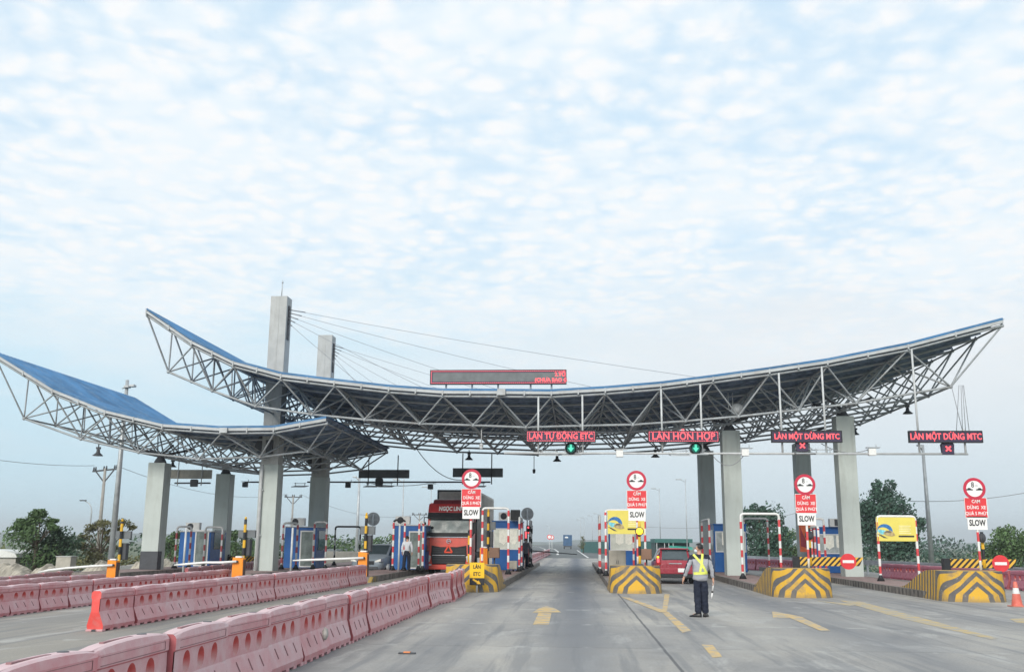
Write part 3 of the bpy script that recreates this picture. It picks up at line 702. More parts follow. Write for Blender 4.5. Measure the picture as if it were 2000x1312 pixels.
for (anc, D, grp, ends, w_) in ((a1, RW[0] + .4, 'stay cables of the near tower', ((1466, .55, 'topmost near tower stay cable, reaching the right half of the roof'), (1257, .72, 'second stay cable of the near tower, ending above the green arrow signs'), (1062, .90, 'third stay cable of the near tower, ending by the right end of the roof display'), (893, 1.08, 'fourth stay cable of the near tower, ending behind the roof display'), (735, 1.28, 'shortest stay cable of the near tower, ending left of the roof display')), 'n'),
                           (a2, RW[1] + .4, 'stay cables of the far tower', ((1185, .50, 'topmost stay cable of the far tower, passing behind the roof display'), (1060, .66, 'second stay cable of the far tower, passing behind the roof display'), (930, .84, 'third stay cable of the far tower, reaching the middle of the roof'), (840, 1.02, 'fourth stay cable of the far tower, ending left of the roof display'), (760, 1.2, 'shortest stay cable of the far tower, dropping steeply to the roof')), 'f')):
    for px, dzv, lab in ends:
        x = X(px, D, 740); b = MB(); p0 = anc + Vector((0, 0, -dzv - .1)); p1 = Vector((x, D, fzA(x) + .3))
        pts = []
        for k in range(9):
            t = k / 8; q = p0.lerp(p1, t); q.z -= .012 * (p1 - p0).length * 4 * t * (1 - t) * .6; pts.append(q)
        b.tube(pts, .011, 5); b.tube([p0, p0.lerp(p1, .035)], .028, 6)
        tag(b.build('stay_cable', CAB), lab, 'cable', grp, 'thing')
# ------------------------------------------------------------------ signs over the lanes
def led_sign(name, x0, x1, z0, z1, y, txt, label, posts, border=True, size=None, sx=1., grp=None, postz=None, cat='display sign', bold=.006, dotted_n=46, text_off=0.):
    cx = (x0 + x1) / 2; o = thing(name, label, cat, (cx, y, z0), 0, grp)
    b = MB(); b.box(x0, x1, y, y + .16, z0, z1); b.build('panel', PANEL, o, world=True, bevel=.01)
    fr = MB(); t_ = .025
    for (a, c, d, e) in ((x0 - .01, x1 + .01, z1 - t_, z1 + .01), (x0 - .01, x1 + .01, z0 - .01, z0 + t_), (x0 - .01, x0 + t_, z0 + t_, z1 - t_), (x1 - t_, x1 + .01, z0 + t_, z1 - t_)): fr.box(a, c, y - .02, y + .17, d, e)
    fr.build('frame', BLK, o, world=True)
    if border:
        b = MB(); vs = []
        for q in (.035, .07):
            vs += [(x0 + q, y - .008, z0 + q), (x1 - q, y - .008, z0 + q), (x1 - q, y - .008, z1 - q), (x0 + q, y - .008, z1 - q)]
        b.add(vs, [(k, (k + 1) % 4, 4 + (k + 1) % 4, 4 + k) for k in range(4)])
        b.build('dotted_border', LEDD, o, world=True)
    if txt:
        b = MB(); b.text(txt, cx + text_off, y - .006, (z0 + z1) / 2 - .005, size, 0, sx, bold); b.build('lettering', LED, o, world=True)
    if posts:
        for (xa, zb, zt) in posts: b = MB(); b.tube([(xa, y + .22, zb), (xa, y + .22, zt)], .045, 8); b.build('hanger', LGREY, o, world=True)
    return o
SG = 'red LED lane signs hanging under the canopy'
YS = DA - .35
for (a, c, d, e, txt, lab, pp, bd, sz, sx) in (
    (1028, 1163, 845, 866, 'LÀN TỰ ĐỘNG ETC', 'red LED lane sign reading LÀN TỰ ĐỘNG ETC, over the straight-ahead lane', (1051, 1138), True, .37, .87),
    (1266, 1404, 843, 866, 'LÀN HỖN HỢP', 'red LED lane sign reading LÀN HỖN HỢP, above the red car', (1294, 1372), True, .42, .98),
    (1508, 1644, 844, 866, 'LÀN MỘT DỪNG MTC', 'red LED lane sign LÀN MỘT DỪNG MTC hung between the right pillars', (1529, 1615), False, .34, .83),
    (1777, 1918, 842, 864, 'LÀN MỘT DỪNG MTC', 'rightmost red LED sign LÀN MỘT DỪNG MTC, hung on ropes', (1797, 1887), False, .38, .80)):
    p0, p1 = at(a, e, YS), at(c, d, YS); x0, x1 = p0.x, p1.x; zc = 6.08; z0, z1 = zc, zc + .50
    zz = [fzA(X(q, YS, 850)) for q in pp]
    posts = [(X(q, YS, 850), 5.62, (zz[i] if not (a > 1700 and i == 1) else 6.7)) for i, q in enumerate(pp)]
    led_sign('lane_sign', x0, x1, z0, z1, YS, txt, lab, posts, bd, sz, sx, SG)
# ropes carrying the right sign
b = MB()
for q, q2 in ((1873, 1868), (1877, 1880), (1880, 1886), (1882, 1893), (1858, 1880)):
    b.tube([at(q, 752, YS + .3), at(q2, 842, YS + .3)], .014, 5)
tag(b.build('sign_rope', CAB), 'thin ropes dropping from the roof tip to the rightmost lane sign', 'rope', kind='thing')
# display on the roof
YR = DA + .2
p0, p1 = at(840, 750, YR), at(1106, 722, YR)
o = led_sign('roof_display', p0.x, p1.x, p0.z, p1.z, YR, '', 'long dark LED display with a red border standing on the roof edge', [(X(q, YR, 760), fzA(X(q, YR, 760)) + .1, p1.z + .06) for q in (870, 921, 972, 1036, 1077)], True, cat='display')
b = MB(); b.text('2.TỐ', X(1094, YR, 735), YR - .006, at(1094, 731, YR).z, .25, 0, .95, .008); b.text('(CHƯA BAO G', X(1076, YR, 742), YR - .006, at(1076, 742, YR).z, .24, 0, .95, .008); b.build('lettering', LED, o, world=True)
b = MB(); b.box(p0.x + .12, p1.x - .12, YR - .004, YR - .0005, p0.z + .12, p1.z - .12); b.build('screen', PANELG, o, world=True)
# gantry rail with signals
gy = YS + .22; z_ = 5.60
rail = thing('signal_rail', 'thin grey pipe carrying the lane signals and readers under the canopy', 'rail', (X(1440, gy), gy, z_))
b = MB(); b.tube([(X(985, gy, 880), gy, z_), (X(1890, gy, 880), gy, z_)], .05, 8); b.build('pipe', LGREY, rail, world=True)
def cross(b, cx, y, cz, s, mi):
    for d in (1, -1): b.bar((cx - s, y, cz - s * d), (cx + s, y, cz + s * d), s * .55, s * .55, mi)
def signal(px, py, kind, label, D=None, big=.0):
    D = D or gy - .12; p = at(px, py, D); o = thing('lane_signal', label, 'lane signal', p, 0, 'lane signals on the rail')
    if kind == 'arrow':
        b = MB(); b.lathe((0, 0, 0), [(.26, 0), (.27, .05), (.27, .22), (.2, .26)], 20, axis='Y'); b.build('housing', BLK, o)
        b = MB()
        for k in range(15):
            a0, a1 = math.radians(-30 + 16 * k), math.radians(-30 + 16 * (k + 1)); q = []
            for rr_ in (.25, .262):
                for yy_ in (-.2, 0):
                    for a_ in (a0, a1): q.append((rr_ * math.cos(a_), yy_, rr_ * math.sin(a_)))
            b.add(q, [(0, 1, 3, 2), (5, 4, 6, 7), (0, 4, 5, 1)])
        b.build('hood', DKG, o)
        b = MB(); b.prism([(0, -.16), (.14, .02), (.05, .02), (.05, .17), (-.05, .17), (-.05, .02), (-.14, .02)], -.02, -.008); b.build('arrow', GARR, o); b = MB(); b.lathe((0, -.006, 0), [(.19, 0), (.19, .006)], 20, axis='Y'); b.build('lens', GLED, o)
    else:
        b = MB(); b.prism([(-.24, -.24), (.24, -.24), (.27, .2), (.2, .27), (-.2, .27), (-.27, .2)], 0, .2); b.build('housing', PANEL, o)
        b = MB(); cross(b, 0, -.02, 0, .105, 0); b.build('lens', LED, o)
signal(1115, 875, 'arrow', 'round lane signal with a green arrow below the LÀN TỰ ĐỘNG ETC sign')
signal(1359, 875, 'arrow', 'round lane signal with a green arrow below the LÀN HỖN HỢP sign')
signal(1567, 870, 'x', 'square lane signal with a red cross in front of the rear pillar')
signal(1852, 876, 'x', 'square lane signal with a red cross, the rightmost one on the rail')
def reader(px, py, label, D=None, c=None):
    D = D or gy; p = at(px, py, D); o = thing('toll_reader', label, 'antenna', p, 0, 'box readers on the rails')
    b = MB(); b.box(-.20, .12, -.1, .12, -.16, .14); b.build('box', c or WHITE, o, bevel=.015)
    b = MB(); b.box(-.28, .30, -.12, .14, .17, .20); b.tube([(.15, 0, .2), (.15, 0, .34)], .02, 6); b.build('bracket', GREY, o)
reader(1212, 885, 'white reader box on the rail between the two green arrow signals'); reader(1457, 883, 'white reader box on the rail just right of the front pillar'); reader(1705, 882, 'white reader box on the rail between the two red crosses')
def flat_ant(px, py, label, D=None, m=None, wd=.85):
    D = D or gy; p = at(px, py, D); o = thing('lane_antenna', label, 'antenna', p, 0, 'flat antennas below the rails')
    b = MB(); b.add([(-wd / 2, -.5, -.06), (wd / 2, -.5, -.06), (wd / 2, .5, .06), (-wd / 2, .5, .06), (-wd / 2, -.5, -.02), (wd / 2, -.5, -.02), (wd / 2, .5, .10), (-wd / 2, .5, .10)], [(3, 2, 1, 0), (4, 5, 6, 7), (0, 1, 5, 4), (1, 2, 6, 5), (2, 3, 7, 6), (3, 0, 4, 7)]); b.build('plate', m or GREY, o)
    b = MB(); [b.tube([(s * wd * .35, 0, .03), (s * wd * .35, 0, .26)], .02, 5) for s in (-1, 1)]; b.tube([(-wd * .45, 0, .2), (wd * .45, 0, .2)], .02, 5); b.build('bracket', GREY, o)
flat_ant(1072, 889, 'flat grey antenna plate left of the first green arrow'); flat_ant(1117, 889, 'flat grey antenna plate right under the first green arrow'); flat_ant(1327, 889, 'flat grey antenna plate left of the second green arrow'); flat_ant(1362, 887, 'flat grey antenna plate under the second green arrow')
flat_ant(1570, 885, 'flat grey antenna plate under the first red cross'); flat_ant(1608, 887, 'flat grey antenna plate just right of the first red cross')
# ------------------------------------------------------------------ bell lamps
def bell(px, py, D, label, s=1.):
    s *= .82
    p = at(px, py, D); o = thing('bell_lamp', label, 'lamp', p, 0, 'bell shaped lamps under the canopies')
    b = MB(); b.lathe((0, 0, 0), [(.28 * s, -.02), (.27 * s, 0), (.16 * s, .10 * s), (.10 * s, .16 * s), (.09 * s, .30 * s), (.06 * s, .33 * s)], 16); b.build('shade', DKG, o)
    b = MB(); b.tube([(0, 0, .32 * s), (0, 0, .62 * s)], .03, 6); b.box(-.1, .1, -.06, .06, .34 * s, .46 * s); b.build('mount', DKG, o)
bell(191, 889, 47, 'bell shaped lamp hanging below the left tip of the exit canopy', 1.1); bell(916, 897, 58, 'bell shaped lamp just above the leftmost 8 m round sign', 1.1); bell(1088, 900, 57, 'bell shaped lamp below the first pair of flat antennas', 1.1)
bell(1280, 892, 56, 'bell shaped lamp just left of the second pair of flat antennas', 1.1); bell(1773, 807, 50, 'bell shaped lamp under the right wing of the canopy, left of the last lane sign', 1.1); bell(1671, 848, 54, 'bell shaped lamp at the right side of the rightmost front pillar', .9)
bell(337, 911, 56, 'bell shaped lamp right behind the dark-footed pillar', 1.0)
def dome(px, py0, py, D, label, ball, m):
    p = at(px, py, D); q = at(px, py0, D); o = thing('hanging_camera', label, 'camera', p)
    b = MB(); b.sphere((0, 0, 0), .09, 0, 8, (1, 1, 1.2)); b.lathe((0, 0, .06), [(.10, 0), (.09, .08), (.03, .12)], 12); b.build('housing', m, o)
    b = MB(); b.tube([(0, 0, .15), (0, 0, q.z - p.z)], .022, 6); b.build('rod', m, o)
dome(940, 835, 873, 45.5, 'pale dome camera hanging from the front truss above the ETC lane', 1, LGREY); dome(1043, 890, 921, 60, 'dark pear shaped camera hanging low on a rod in the middle', 1, DKG)
# radio antenna in the truss
b = MB(); p = at(1440, 800, 45.6); b.tube([p, p + Vector((-.45, 0, .3))], .02, 5)
b = MB(); b.lathe((p.x, p.y, p.z), [(.30, 0), (.22, .14), (.05, .2)], 16, axis='Y')
for s in (-.25, -.05): b.tube([(p.x + s - .15, p.y, p.z), (p.x + s - .15, p.y, p.z + .8)], .02, 5)
tag(b.build('dish_antenna', LGREY), 'small round dish and two rods inside the truss above the front pillar', 'antenna', kind='thing')
# ------------------------------------------------------------------ far side rails and blank sign backs
DF = 60.6
FG = 'blank backs of the far side lane signs'
for (a, c, d, e, lab, m) in ((700, 799, 917, 933, 'dark back of a lane sign left of the truck container', PANELG), (884, 982, 914, 931, 'dark back of a lane sign behind the leftmost 8 m round sign', PANELG), (332, 413, 917, 934, 'beige back of a lane sign between the two left pillars', mat('beige_back', (.36, .34, .30), .7))):
    p0, p1 = at(a, e, DF), at(c, d, DF); o = thing('blank_lane_sign', lab, 'display sign', (p0.x, DF, p0.z), 0, FG)
    b = MB(); b.box(p0.x, p1.x, DF, DF + .2, p0.z, p1.z); b.build('panel', m, o, world=True, bevel=.015)
    b = MB(); dxx = (p1.x - p0.x)
    for t in (.2, .78):
        xq = p0.x + dxx * t; b.tube([(xq, DF - .05, p0.z - .45), (xq, DF - .05, p1.z + .9)], .035, 6)
    b.build('hanger', DKG if m is PANELG else LGREY, o, world=True)
def rail_far(pa, pb, yy, lab):
    p0, p1 = at(pa, yy, DF), at(pb, yy, DF); o = thing('signal_rail', lab, 'rail', ((p0.x + p1.x) / 2, DF, p0.z)); b = MB(); b.tube([p0, p1], .05, 8); b.build('pipe', DKG, o, world=True)
rail_far(600, 958, 941, 'dark pipe with reader boxes over the far side of the middle lanes'); rail_far(341, 411, 943, 'short rail between the two left pillars'); rail_far(478, 516, 941, 'short dark rail stub left of the drainpipe tower')
reader(842, 950, 'dark reader box on the far rail above the truck', DF, DKG); reader(681, 947, 'dark reader box at the left end of the far rail', DF, DKG); reader(480, 946, 'dark reader box left of the drainpipe tower', DF, DKG)
def ctrl(px, py, lab):
    p = at(px, py, DF - .2); o = thing('signal_box', lab, 'lane signal', p, 0, 'lane signal backs on the far rails'); b = MB(); b.prism([(-.22, -.22), (.22, -.22), (.24, .18), (.18, .24), (-.18, .24), (-.24, .18)], 0, .2); b.build('housing', DKG, o, bevel=.02)
ctrl(740, 941, 'dark lane signal back below the sign back left of the truck'); ctrl(378, 943, 'dark lane signal back between the two left pillars')
for q, lab in ((726, 'dark antenna plate left below the far signal box'), (755, 'dark antenna plate right below the far signal box'), (935, 'dark antenna plate under the far rail next to the leftmost round sign'), (586, 'dark antenna plate between the towers')): flat_ant(q, 950, lab, DF, DKG)
# hanging wires
def wire(pts, r, lab, m=None, cat='cable'):
    b = MB(); out = [Vector(p) for p in pts]; b.tube(out, r, 5); return tag(b.build('hanging_cable', m or CAB), lab, cat, kind='thing')
def sag(a, c, s, n=12):
    a, c = Vector(a), Vector(c); return [a.lerp(c, k / n) - Vector((0, 0, s * 4 * (k / n) * (1 - k / n))) for k in range(n + 1)]
wire(sag(at(815, 878, 52), at(903, 937, 52), .45), .022, 'black cable sagging from the small roof corner to the leftmost round sign')
wire(sag(at(1394, 892, gy + .1), at(1452, 890, gy + .1), .40), .018, 'black cable loop hanging across the front pillar right of the guard')
wire(sag(at(1560, 870, gy + .1), at(1600, 878, gy + .1), .08), .016, 'short black cable beside the first red cross')
wire(sag(at(1604, 866, gy + .1), at(1700, 876, gy + .1), .28), .018, 'black cable looping across the rightmost front pillar')
wire(sag(at(725, 944, DF - .3), at(836, 944, DF - .3), .14), .02, 'black cable slung under the far rail left of the truck')
# ------------------------------------------------------------------ hoops (bent pipe frames)
def hoop(label, xa, xb, D, z1, base=.24, mode='rw', along='x', Db=None, r=.055, feet=True, start=0, topm=0):
    """inverted U; xa, xb = leg positions, z1 = top"""
    if along == 'x': pa, pb = Vector((xa, D, base)), Vector((xb, D, base))
    else: pa, pb = Vector((xa, D, base)), Vector((xa, Db, base))
    o = thing('striped_hoop', label, 'safety hoop', (pa + pb) / 2, 0, 'striped pipe hoops on the islands')
    o.location.z = base
    pts = path_round([pa, Vector((pa.x, pa.y, z1)), Vector((pb.x, pb.y, z1)), pb], .16)
    rs, tot = resample(pts, .30); hleg = z1 - base
    mis = []
    for (c0, p0), (c1, p1) in zip(rs, rs[1:]):
        c = (c0 + c1) / 2; d = min(c, tot - c)
        if d > hleg - .12: mis.append(topm)
        else: mis.append(0 if int(d / .30 + start) % 2 == 0 else 1)
    ms = {'rw': [WHITE, REDP], 'bw': [WHITE, BLK], 'dim': [LGREY, mat('dull_red', (.33, .07, .08), .6)]}[mode]
    b = MB(); b.tube([p for c, p in rs], r, 9, mis=mis); b.build('pipe', ms + [BLK], o, world=True)
    if feet:
        for p in (pa, pb): b = MB(); b.lathe((p.x, p.y, base), [(.17, 0), (.06, .22), (.055, .24)], 10); b.build('foot', BLK, o, world=True)
    return o
def hp(label, pa, pb, ytop, D, **k): return hoop(label, X(pa, D, 1050), X(pb, D, 1050), D, at((pa + pb) / 2, ytop, D).z, **k)
hp('red and white hoop before the booth window, beside the leftmost SLOW plate', 942, 993, 992, 46.5)
hp('red and white hoop holding a yellow car poster left of the lit amber lamp', 1183, 1260, 996, 45.5)
hp('empty red and white hoop beside the front pillar right of the guard', 1448, 1523, 1003, 43.5)
hp('red and white hoop holding a yellow car poster in front of the big trees', 1715, 1790, 1008, 42.5)
hp('thin red and white hoop just behind the empty hoop', 1454, 1500, 1012, 56)
hoop('edge-on red and white hoop in front of the darker rear pillar by the guard', X(1379, 52), 0, 50.6, 2.9, along='y', Db=53.5)
hoop('red and white hoop seen edge-on at the left of the poster booth', X(1170, 51), 0, 49, 3.0, along='y', Db=50.5)
hoop('red and white hoop edge-on at the right corner of the poster booth', X(1233, 54), 0, 52, 2.7, along='y', Db=53.2)
hoop('red and white hoop edge-on at the right corner of the booth near the truck', X(1018, 53), 0, 51.2, 2.95, along='y', Db=53.5)
hoop('dark and white hoop edge-on beside the person waiting at the booth', X(1038, 62), 0, 60, 3.0, along='y', Db=62, mode='bw')
hoop('red and white hoop edge-on behind the 8 m sign on the third island', X(1589, 47), 0, 46, 2.5, along='y', Db=47.4)
hoop('red and white hoop before the booth half hidden by the rightmost pillar', X(1611, 50), X(1592, 50), 50, 2.95)
hoop('dull red striped hoop left of the leftmost blue booth', X(344, 51), X(372, 51), 51, at(355, 1028, 51).z, mode='dim')
hoop('dull red striped hoop at the right side of the leftmost blue booth', X(404, 52.3), X(437, 52.3), 52.0, at(420, 1029, 52).z, mode='dim')
hoop('dull red striped hoop left of the booth behind the drainpipe tower', X(552, 51), X(580, 51), 51, at(560, 1021, 51).z, mode='dim')
hoop('dull red striped hoop at the right side of the booth behind the drainpipe tower', X(613, 52), X(637, 52), 52, at(620, 1019, 52).z, mode='dim')
hoop('black and red striped hoop standing alone between the white car and the blue booth', X(654, 60), X(703, 60), 60, at(680, 1028, 60).z, mode='bw', topm=1)
hoop('red striped hoop left of the booth where a man stands', X(768, 51), X(790, 51), 51, at(775, 1015, 51).z, mode='rw', topm=2)
hoop('red and white hoop between the booth with the man and the truck', X(820, 51.5), X(828, 51.5), 51.2, at(822, 1018, 51).z, mode='rw')
# posters on two hoops
def poster(px0, px1, py0, py1, D, label):
    p0, p1 = at(px0, py1, D), at(px1, py0, D); o = thing('poster', label, 'poster', ((p0.x + p1.x) / 2, D, p0.z), 0, 'yellow car posters on the hoops')
    b = MB(); b.box(p0.x, p1.x, D, D + .02, p0.z, p1.z); b.build('board', POSTY, o, world=True)
    w_, h_ = p1.x - p0.x, p1.z - p0.z
    bl = MB()
    def q(u, v): return (p0.x + u * w_, p0.z + v * h_)
    cres = []
    for k in range(13):
        a = math.pi * (1.05 - 1.25 * k / 12); cres.append((.20 + .20 * math.cos(a), .42 + .30 * math.sin(a)))
    for k in range(13):
        a = math.pi * (-.2 + 1.2 * k / 12); cres.append((.155 + .17 * math.cos(a), .36 + .22 * math.sin(a)))
    bl.prism([q(*c) for c in cres][::-1], D - .006, D - .002); bl.build('blue_swoosh', mat('swoosh_blue', (.03, .16, .42), .5, var=.3, vs=8), o, world=True)
    b = MB(); b.prism([q(.04, .5), q(.2, .45), q(.40, .40), q(.38, .30), q(.10, .28), q(.02, .42)][::-1], D - .010, D - .007); b.build('light_swoosh', mat('swoosh_cyan', (.18, .55, .65), .5, var=.3, vs=9), o, world=True)
    b = MB(); b.prism([q(.16, .34), q(.22, .44), q(.34, .45), q(.42, .36), q(.46, .24), q(.36, .20), q(.22, .24)][::-1], D - .014, D - .011); b.build('car_picture', mat('gold_car', (.42, .33, .16), .5, var=.3, vs=9), o, world=True)
    b = MB(); b.prism([q(.19, .36), q(.24, .42), q(.33, .42), q(.37, .37)][::-1], D - .017, D - .015); b.prism([q(.0, .30), q(.16, .14), q(.26, .12), q(.10, .26)][::-1], D - .014, D - .011); b.build('dark_details', DKG, o, world=True)
    b = MB(); b.box(*[q(.54, 0)[0], q(.93, 0)[0]], D - .006, D - .002, q(0, .17)[1], q(0, .24)[1]); b.build('black_bar', BLK, o, world=True)
    b = MB()
    for k in range(5): b.box(q(.56, 0)[0], q(.86 - .03 * (k % 2), 0)[0], D - .006, D - .002, q(0, .62 - k * .075)[1], q(0, .66 - k * .075)[1])
    b.build('pale_text_lines', mat('poster_cream', (.80, .74, .38), .5), o, world=True)
    return o
poster(1187, 1258, 996, 1042, 45.45, 'yellow poster with a blue swoosh and a car, in the hoop beside the amber lamp'); poster(1714, 1788, 1010, 1056, 42.45, 'yellow poster with a blue swoosh and a car, in the right hoop before the trees')
# ------------------------------------------------------------------ sign posts on the noses
def car_icon(b, cx, y, cz, s, flip):
    f = -1 if flip else 1
    pts = [(-.11, -.03), (.10, -.03), (.11, .0), (.05, .012), (.02, .045), (-.05, .045), (-.065, .012), (-.11, .008)]
    pts = [(cx + f * a * s, cz + c * s) for a, c in pts]
    b.prism(pts if not flip else pts[::-1], y - .006, y - .002)
def sign_post(px, D, cy, ry, sy, label, ground=.93, poster_col=None):
    pc = at(px, cy, D); x = pc.x; o = thing('sign_post', label, 'road sign', (x, D, ground), 0, 'width and SLOW sign posts on the noses')
    b = MB(); pts = [Vector((x, D + .05, ground)), Vector((x, D + .05, pc.z + .1))]; rs, tot = resample(pts, .30)
    b.tube([p for c, p in rs], .04, 9, mis=[i % 2 for i in range(len(rs) - 1)]); b.build('pole', [WHITE, REDP], o, world=True)
    r = .355; s_ = MB(); s_.lathe((x, D, pc.z), [(r, 0), (r, .02)], 40, axis='Y', smooth=False); ring = s_.build('round_sign', SIGNW, o, world=True)
    b = MB(); n = 40; vs = []
    for rr in (.262, r + .003):
        for k in range(n): a = 2 * math.pi * k / n; vs.append((x + rr * math.cos(a), D - .006, pc.z + rr * math.sin(a)))
    vs += [(v_[0], D + .001, v_[2]) for v_ in vs]
    b.add(vs, [(k, (k + 1) % n, n + (k + 1) % n, n + k) for k in range(n)] + [(n + k, n + (k + 1) % n, 3 * n + (k + 1) % n, 3 * n + k) for k in range(n)]); b.build('red_ring', CRIM, ring)
    ring2 = [c for c in bpy.data.objects if c.parent == ring][0]
    for v_ in ring2.data.vertices: v_.co -= o.location
    b = MB(); b.text('8', x - .05, D - .004, pc.z + .12, .25, 0, .8, .002, .002); b.text('m', x + .075, D - .004, pc.z + .105, .11, 1, 1, .0, .002)
    car_icon(b, x - .155, D, pc.z - .02, 1.0, False); car_icon(b, x + .155, D, pc.z - .02, 1.0, True); b.build('symbols', [BLK, GREY], o, world=True)
    zr = at(px, ry, D).z; b = MB(); b.box(x - .36, x + .36, D, D + .02, zr - .33, zr + .33); pr = b.build('text_panel', SIGNR, o, world=True)
    b = MB()
    for (a, c, d, e) in ((-.36, .36, .315, .33), (-.36, .36, -.33, -.315), (-.36, -.345, -.315, .315), (.345, .36, -.315, .315)): b.box(x + a, x + c, D - .004, D - .001, zr + d, zr + e)
    for k, tx in enumerate(('CẤM', 'DỪNG  XE', 'QUÁ 5 PHÚT')): b.text(tx, x + .01, D - .003, zr + .20 - k * .195, .15, 0, .84, .003, .002)
    b.build('white_text', SIGNW, o, world=True)
    zs = at(px, sy, D).z; b = MB(); b.box(x - .31, x + .31, D, D + .02, zs - .21, zs + .21); b.build('slow_panel', SIGNW, o, world=True)
    b = MB(); b.text('SLOW', x, D - .003, zs, .27, 0, .68, .008, .002); b.build('slow_lettering', BLK, o, world=True)
    return o
sign_post(921, 35.5, 935, 972, 1001, '8 m sign, red text panel and SLOW plate on one pole beside the lorry'); sign_post(1243, 35.9, 938, 975, 1005, '8 m sign, red text panel and SLOW plate above the lit amber lamp')
sign_post(1572, 34.5, 946, 983, 1013, '8 m sign, red text panel and SLOW plate before the rear right pillar'); sign_post(1903, 33.2, 954, 991, 1021, 'rightmost 8 m sign with red text panel and SLOW plate, above the cone')
# warning lamps on yellow and black posts
def warn(px, D, y0, y1, yl, lit, label, zb=.93, turn=0.):
    p0, p1, pl = at(px, y0, D), at(px, y1, D), at(px, yl, D); o = thing('warning_lamp', label, 'warning lamp', (pl.x, D, zb), 0, 'warning lamps on the noses')
    b = MB(); rs, tot = resample([Vector((pl.x, D + .12, zb)), Vector((pl.x, D + .12, p0.z))], .33); b.tube([p for c, p in rs], .05, 9, mis=[i % 2 for i in range(len(rs) - 1)]); b.build('post', [YEL, BLK], o, world=True)
    b = MB(); b.lathe((0, 0, 0), [(.15, 0), (.155, .03), (.14, .10), (.05, .12)], 20, axis='Y'); h_ = b.build('housing', DKG, o); h_.location = (0, 0, pl.z - zb); h_.rotation_euler = (0, 0, turn)
    b = MB(); b.lathe((0, -.012, 0), [(.06, -.03), (.115, -.018), (.12, .01)], 20, axis='Y'); l_ = b.build('lens', AMB if lit else DKG, o); l_.location = (0, 0, pl.z - zb); l_.rotation_euler = (0, 0, turn)
    b = MB(); b.lathe((pl.x, D + .12, zb), [(.14, 0), (.13, .02), (.07, .05)], 12); b.build('base', DKG, o, world=True)
warn(1249, 35.6, 1018, 1100, 1037, True, 'lit amber warning lamp on a yellow and black post below the SLOW plate'); warn(1582, 34.9, 1030, 1110, 1045, False, 'unlit grey warning lamp on the third nose, turned aside', turn=.5); warn(1921, 33.4, 1038, 1116, 1050, False, 'unlit dark warning lamp on the rightmost nose', turn=.8)
p = at(917, 1038, 36.6); o = thing('striped_post', 'yellow and black striped post between the lorry and the leftmost sign pole', 'post', (p.x, 36.6, .93)); b = MB(); rs, tot = resample([Vector((p.x, 36.6, .93)), Vector((p.x, 36.6, p.z))], .33); b.tube([q for c, q in rs], .055, 9, mis=[i % 2 for i in range(len(rs) - 1)]); b.build('post', [YEL, BLK], o, world=True); b = MB(); b.lathe((p.x, 36.6, p.z), [(.06, 0), (.06, .04), (.02, .07)], 10); b.build('cap', BLK, o, world=True)
# LAN ETC sign
D = 33.95; p0, p1 = at(917, 1128, D), at(946, 1098, D); o = thing('lane_board', 'yellow LÀN ETC board above a black board with a yellow arrow', 'road sign', ((p0.x + p1.x) / 2, D, 0))
b = MB(); b.box(p0.x, p1.x, D, D + .02, p0.z, p1.z); b.build('yellow_board', mat('sign_yellow', (.80, .50, .02), .45, var=.04), o, world=True)
q0, q1 = at(917, 1142, D), at(946, 1129, D); b = MB(); b.box(q0.x, q1.x, D, D + .02, q0.z, p0.z - .003); b.build('black_board', BLK, o, world=True)
cx, cz = (p0.x + p1.x) / 2, (q0.z + p0.z) / 2
b = MB(); b.text('LÀN', cx, D - .003, p1.z - .15, .17, 0, .8, .005, .002); b.text('ETC', cx, D - .003, p0.z + .13, .17, 0, .8, .005, .002); b.build('lettering', BLK, o, world=True)
b = MB(); d = Vector((.86, 0, -.5)); n_ = Vector((.5, 0, .86)); c0 = Vector((cx, D - .005, cz)); pts = [c0 - d * .16 - n_ * .03, c0 + d * .03 - n_ * .03, c0 + d * .03 - n_ * .07, c0 + d * .16, c0 + d * .03 + n_ * .07, c0 + d * .03 + n_ * .03, c0 - d * .16 + n_ * .03]
b.prism([(p.x, p.z) for p in pts], D - .006, D - .002); b.build('arrow', YEL, o, world=True)
b = MB(); b.tube([(cx, D + .06, 0), (cx, D + .06, p1.z - .05)], .035, 8); b.build('post', LGREY, o, world=True)
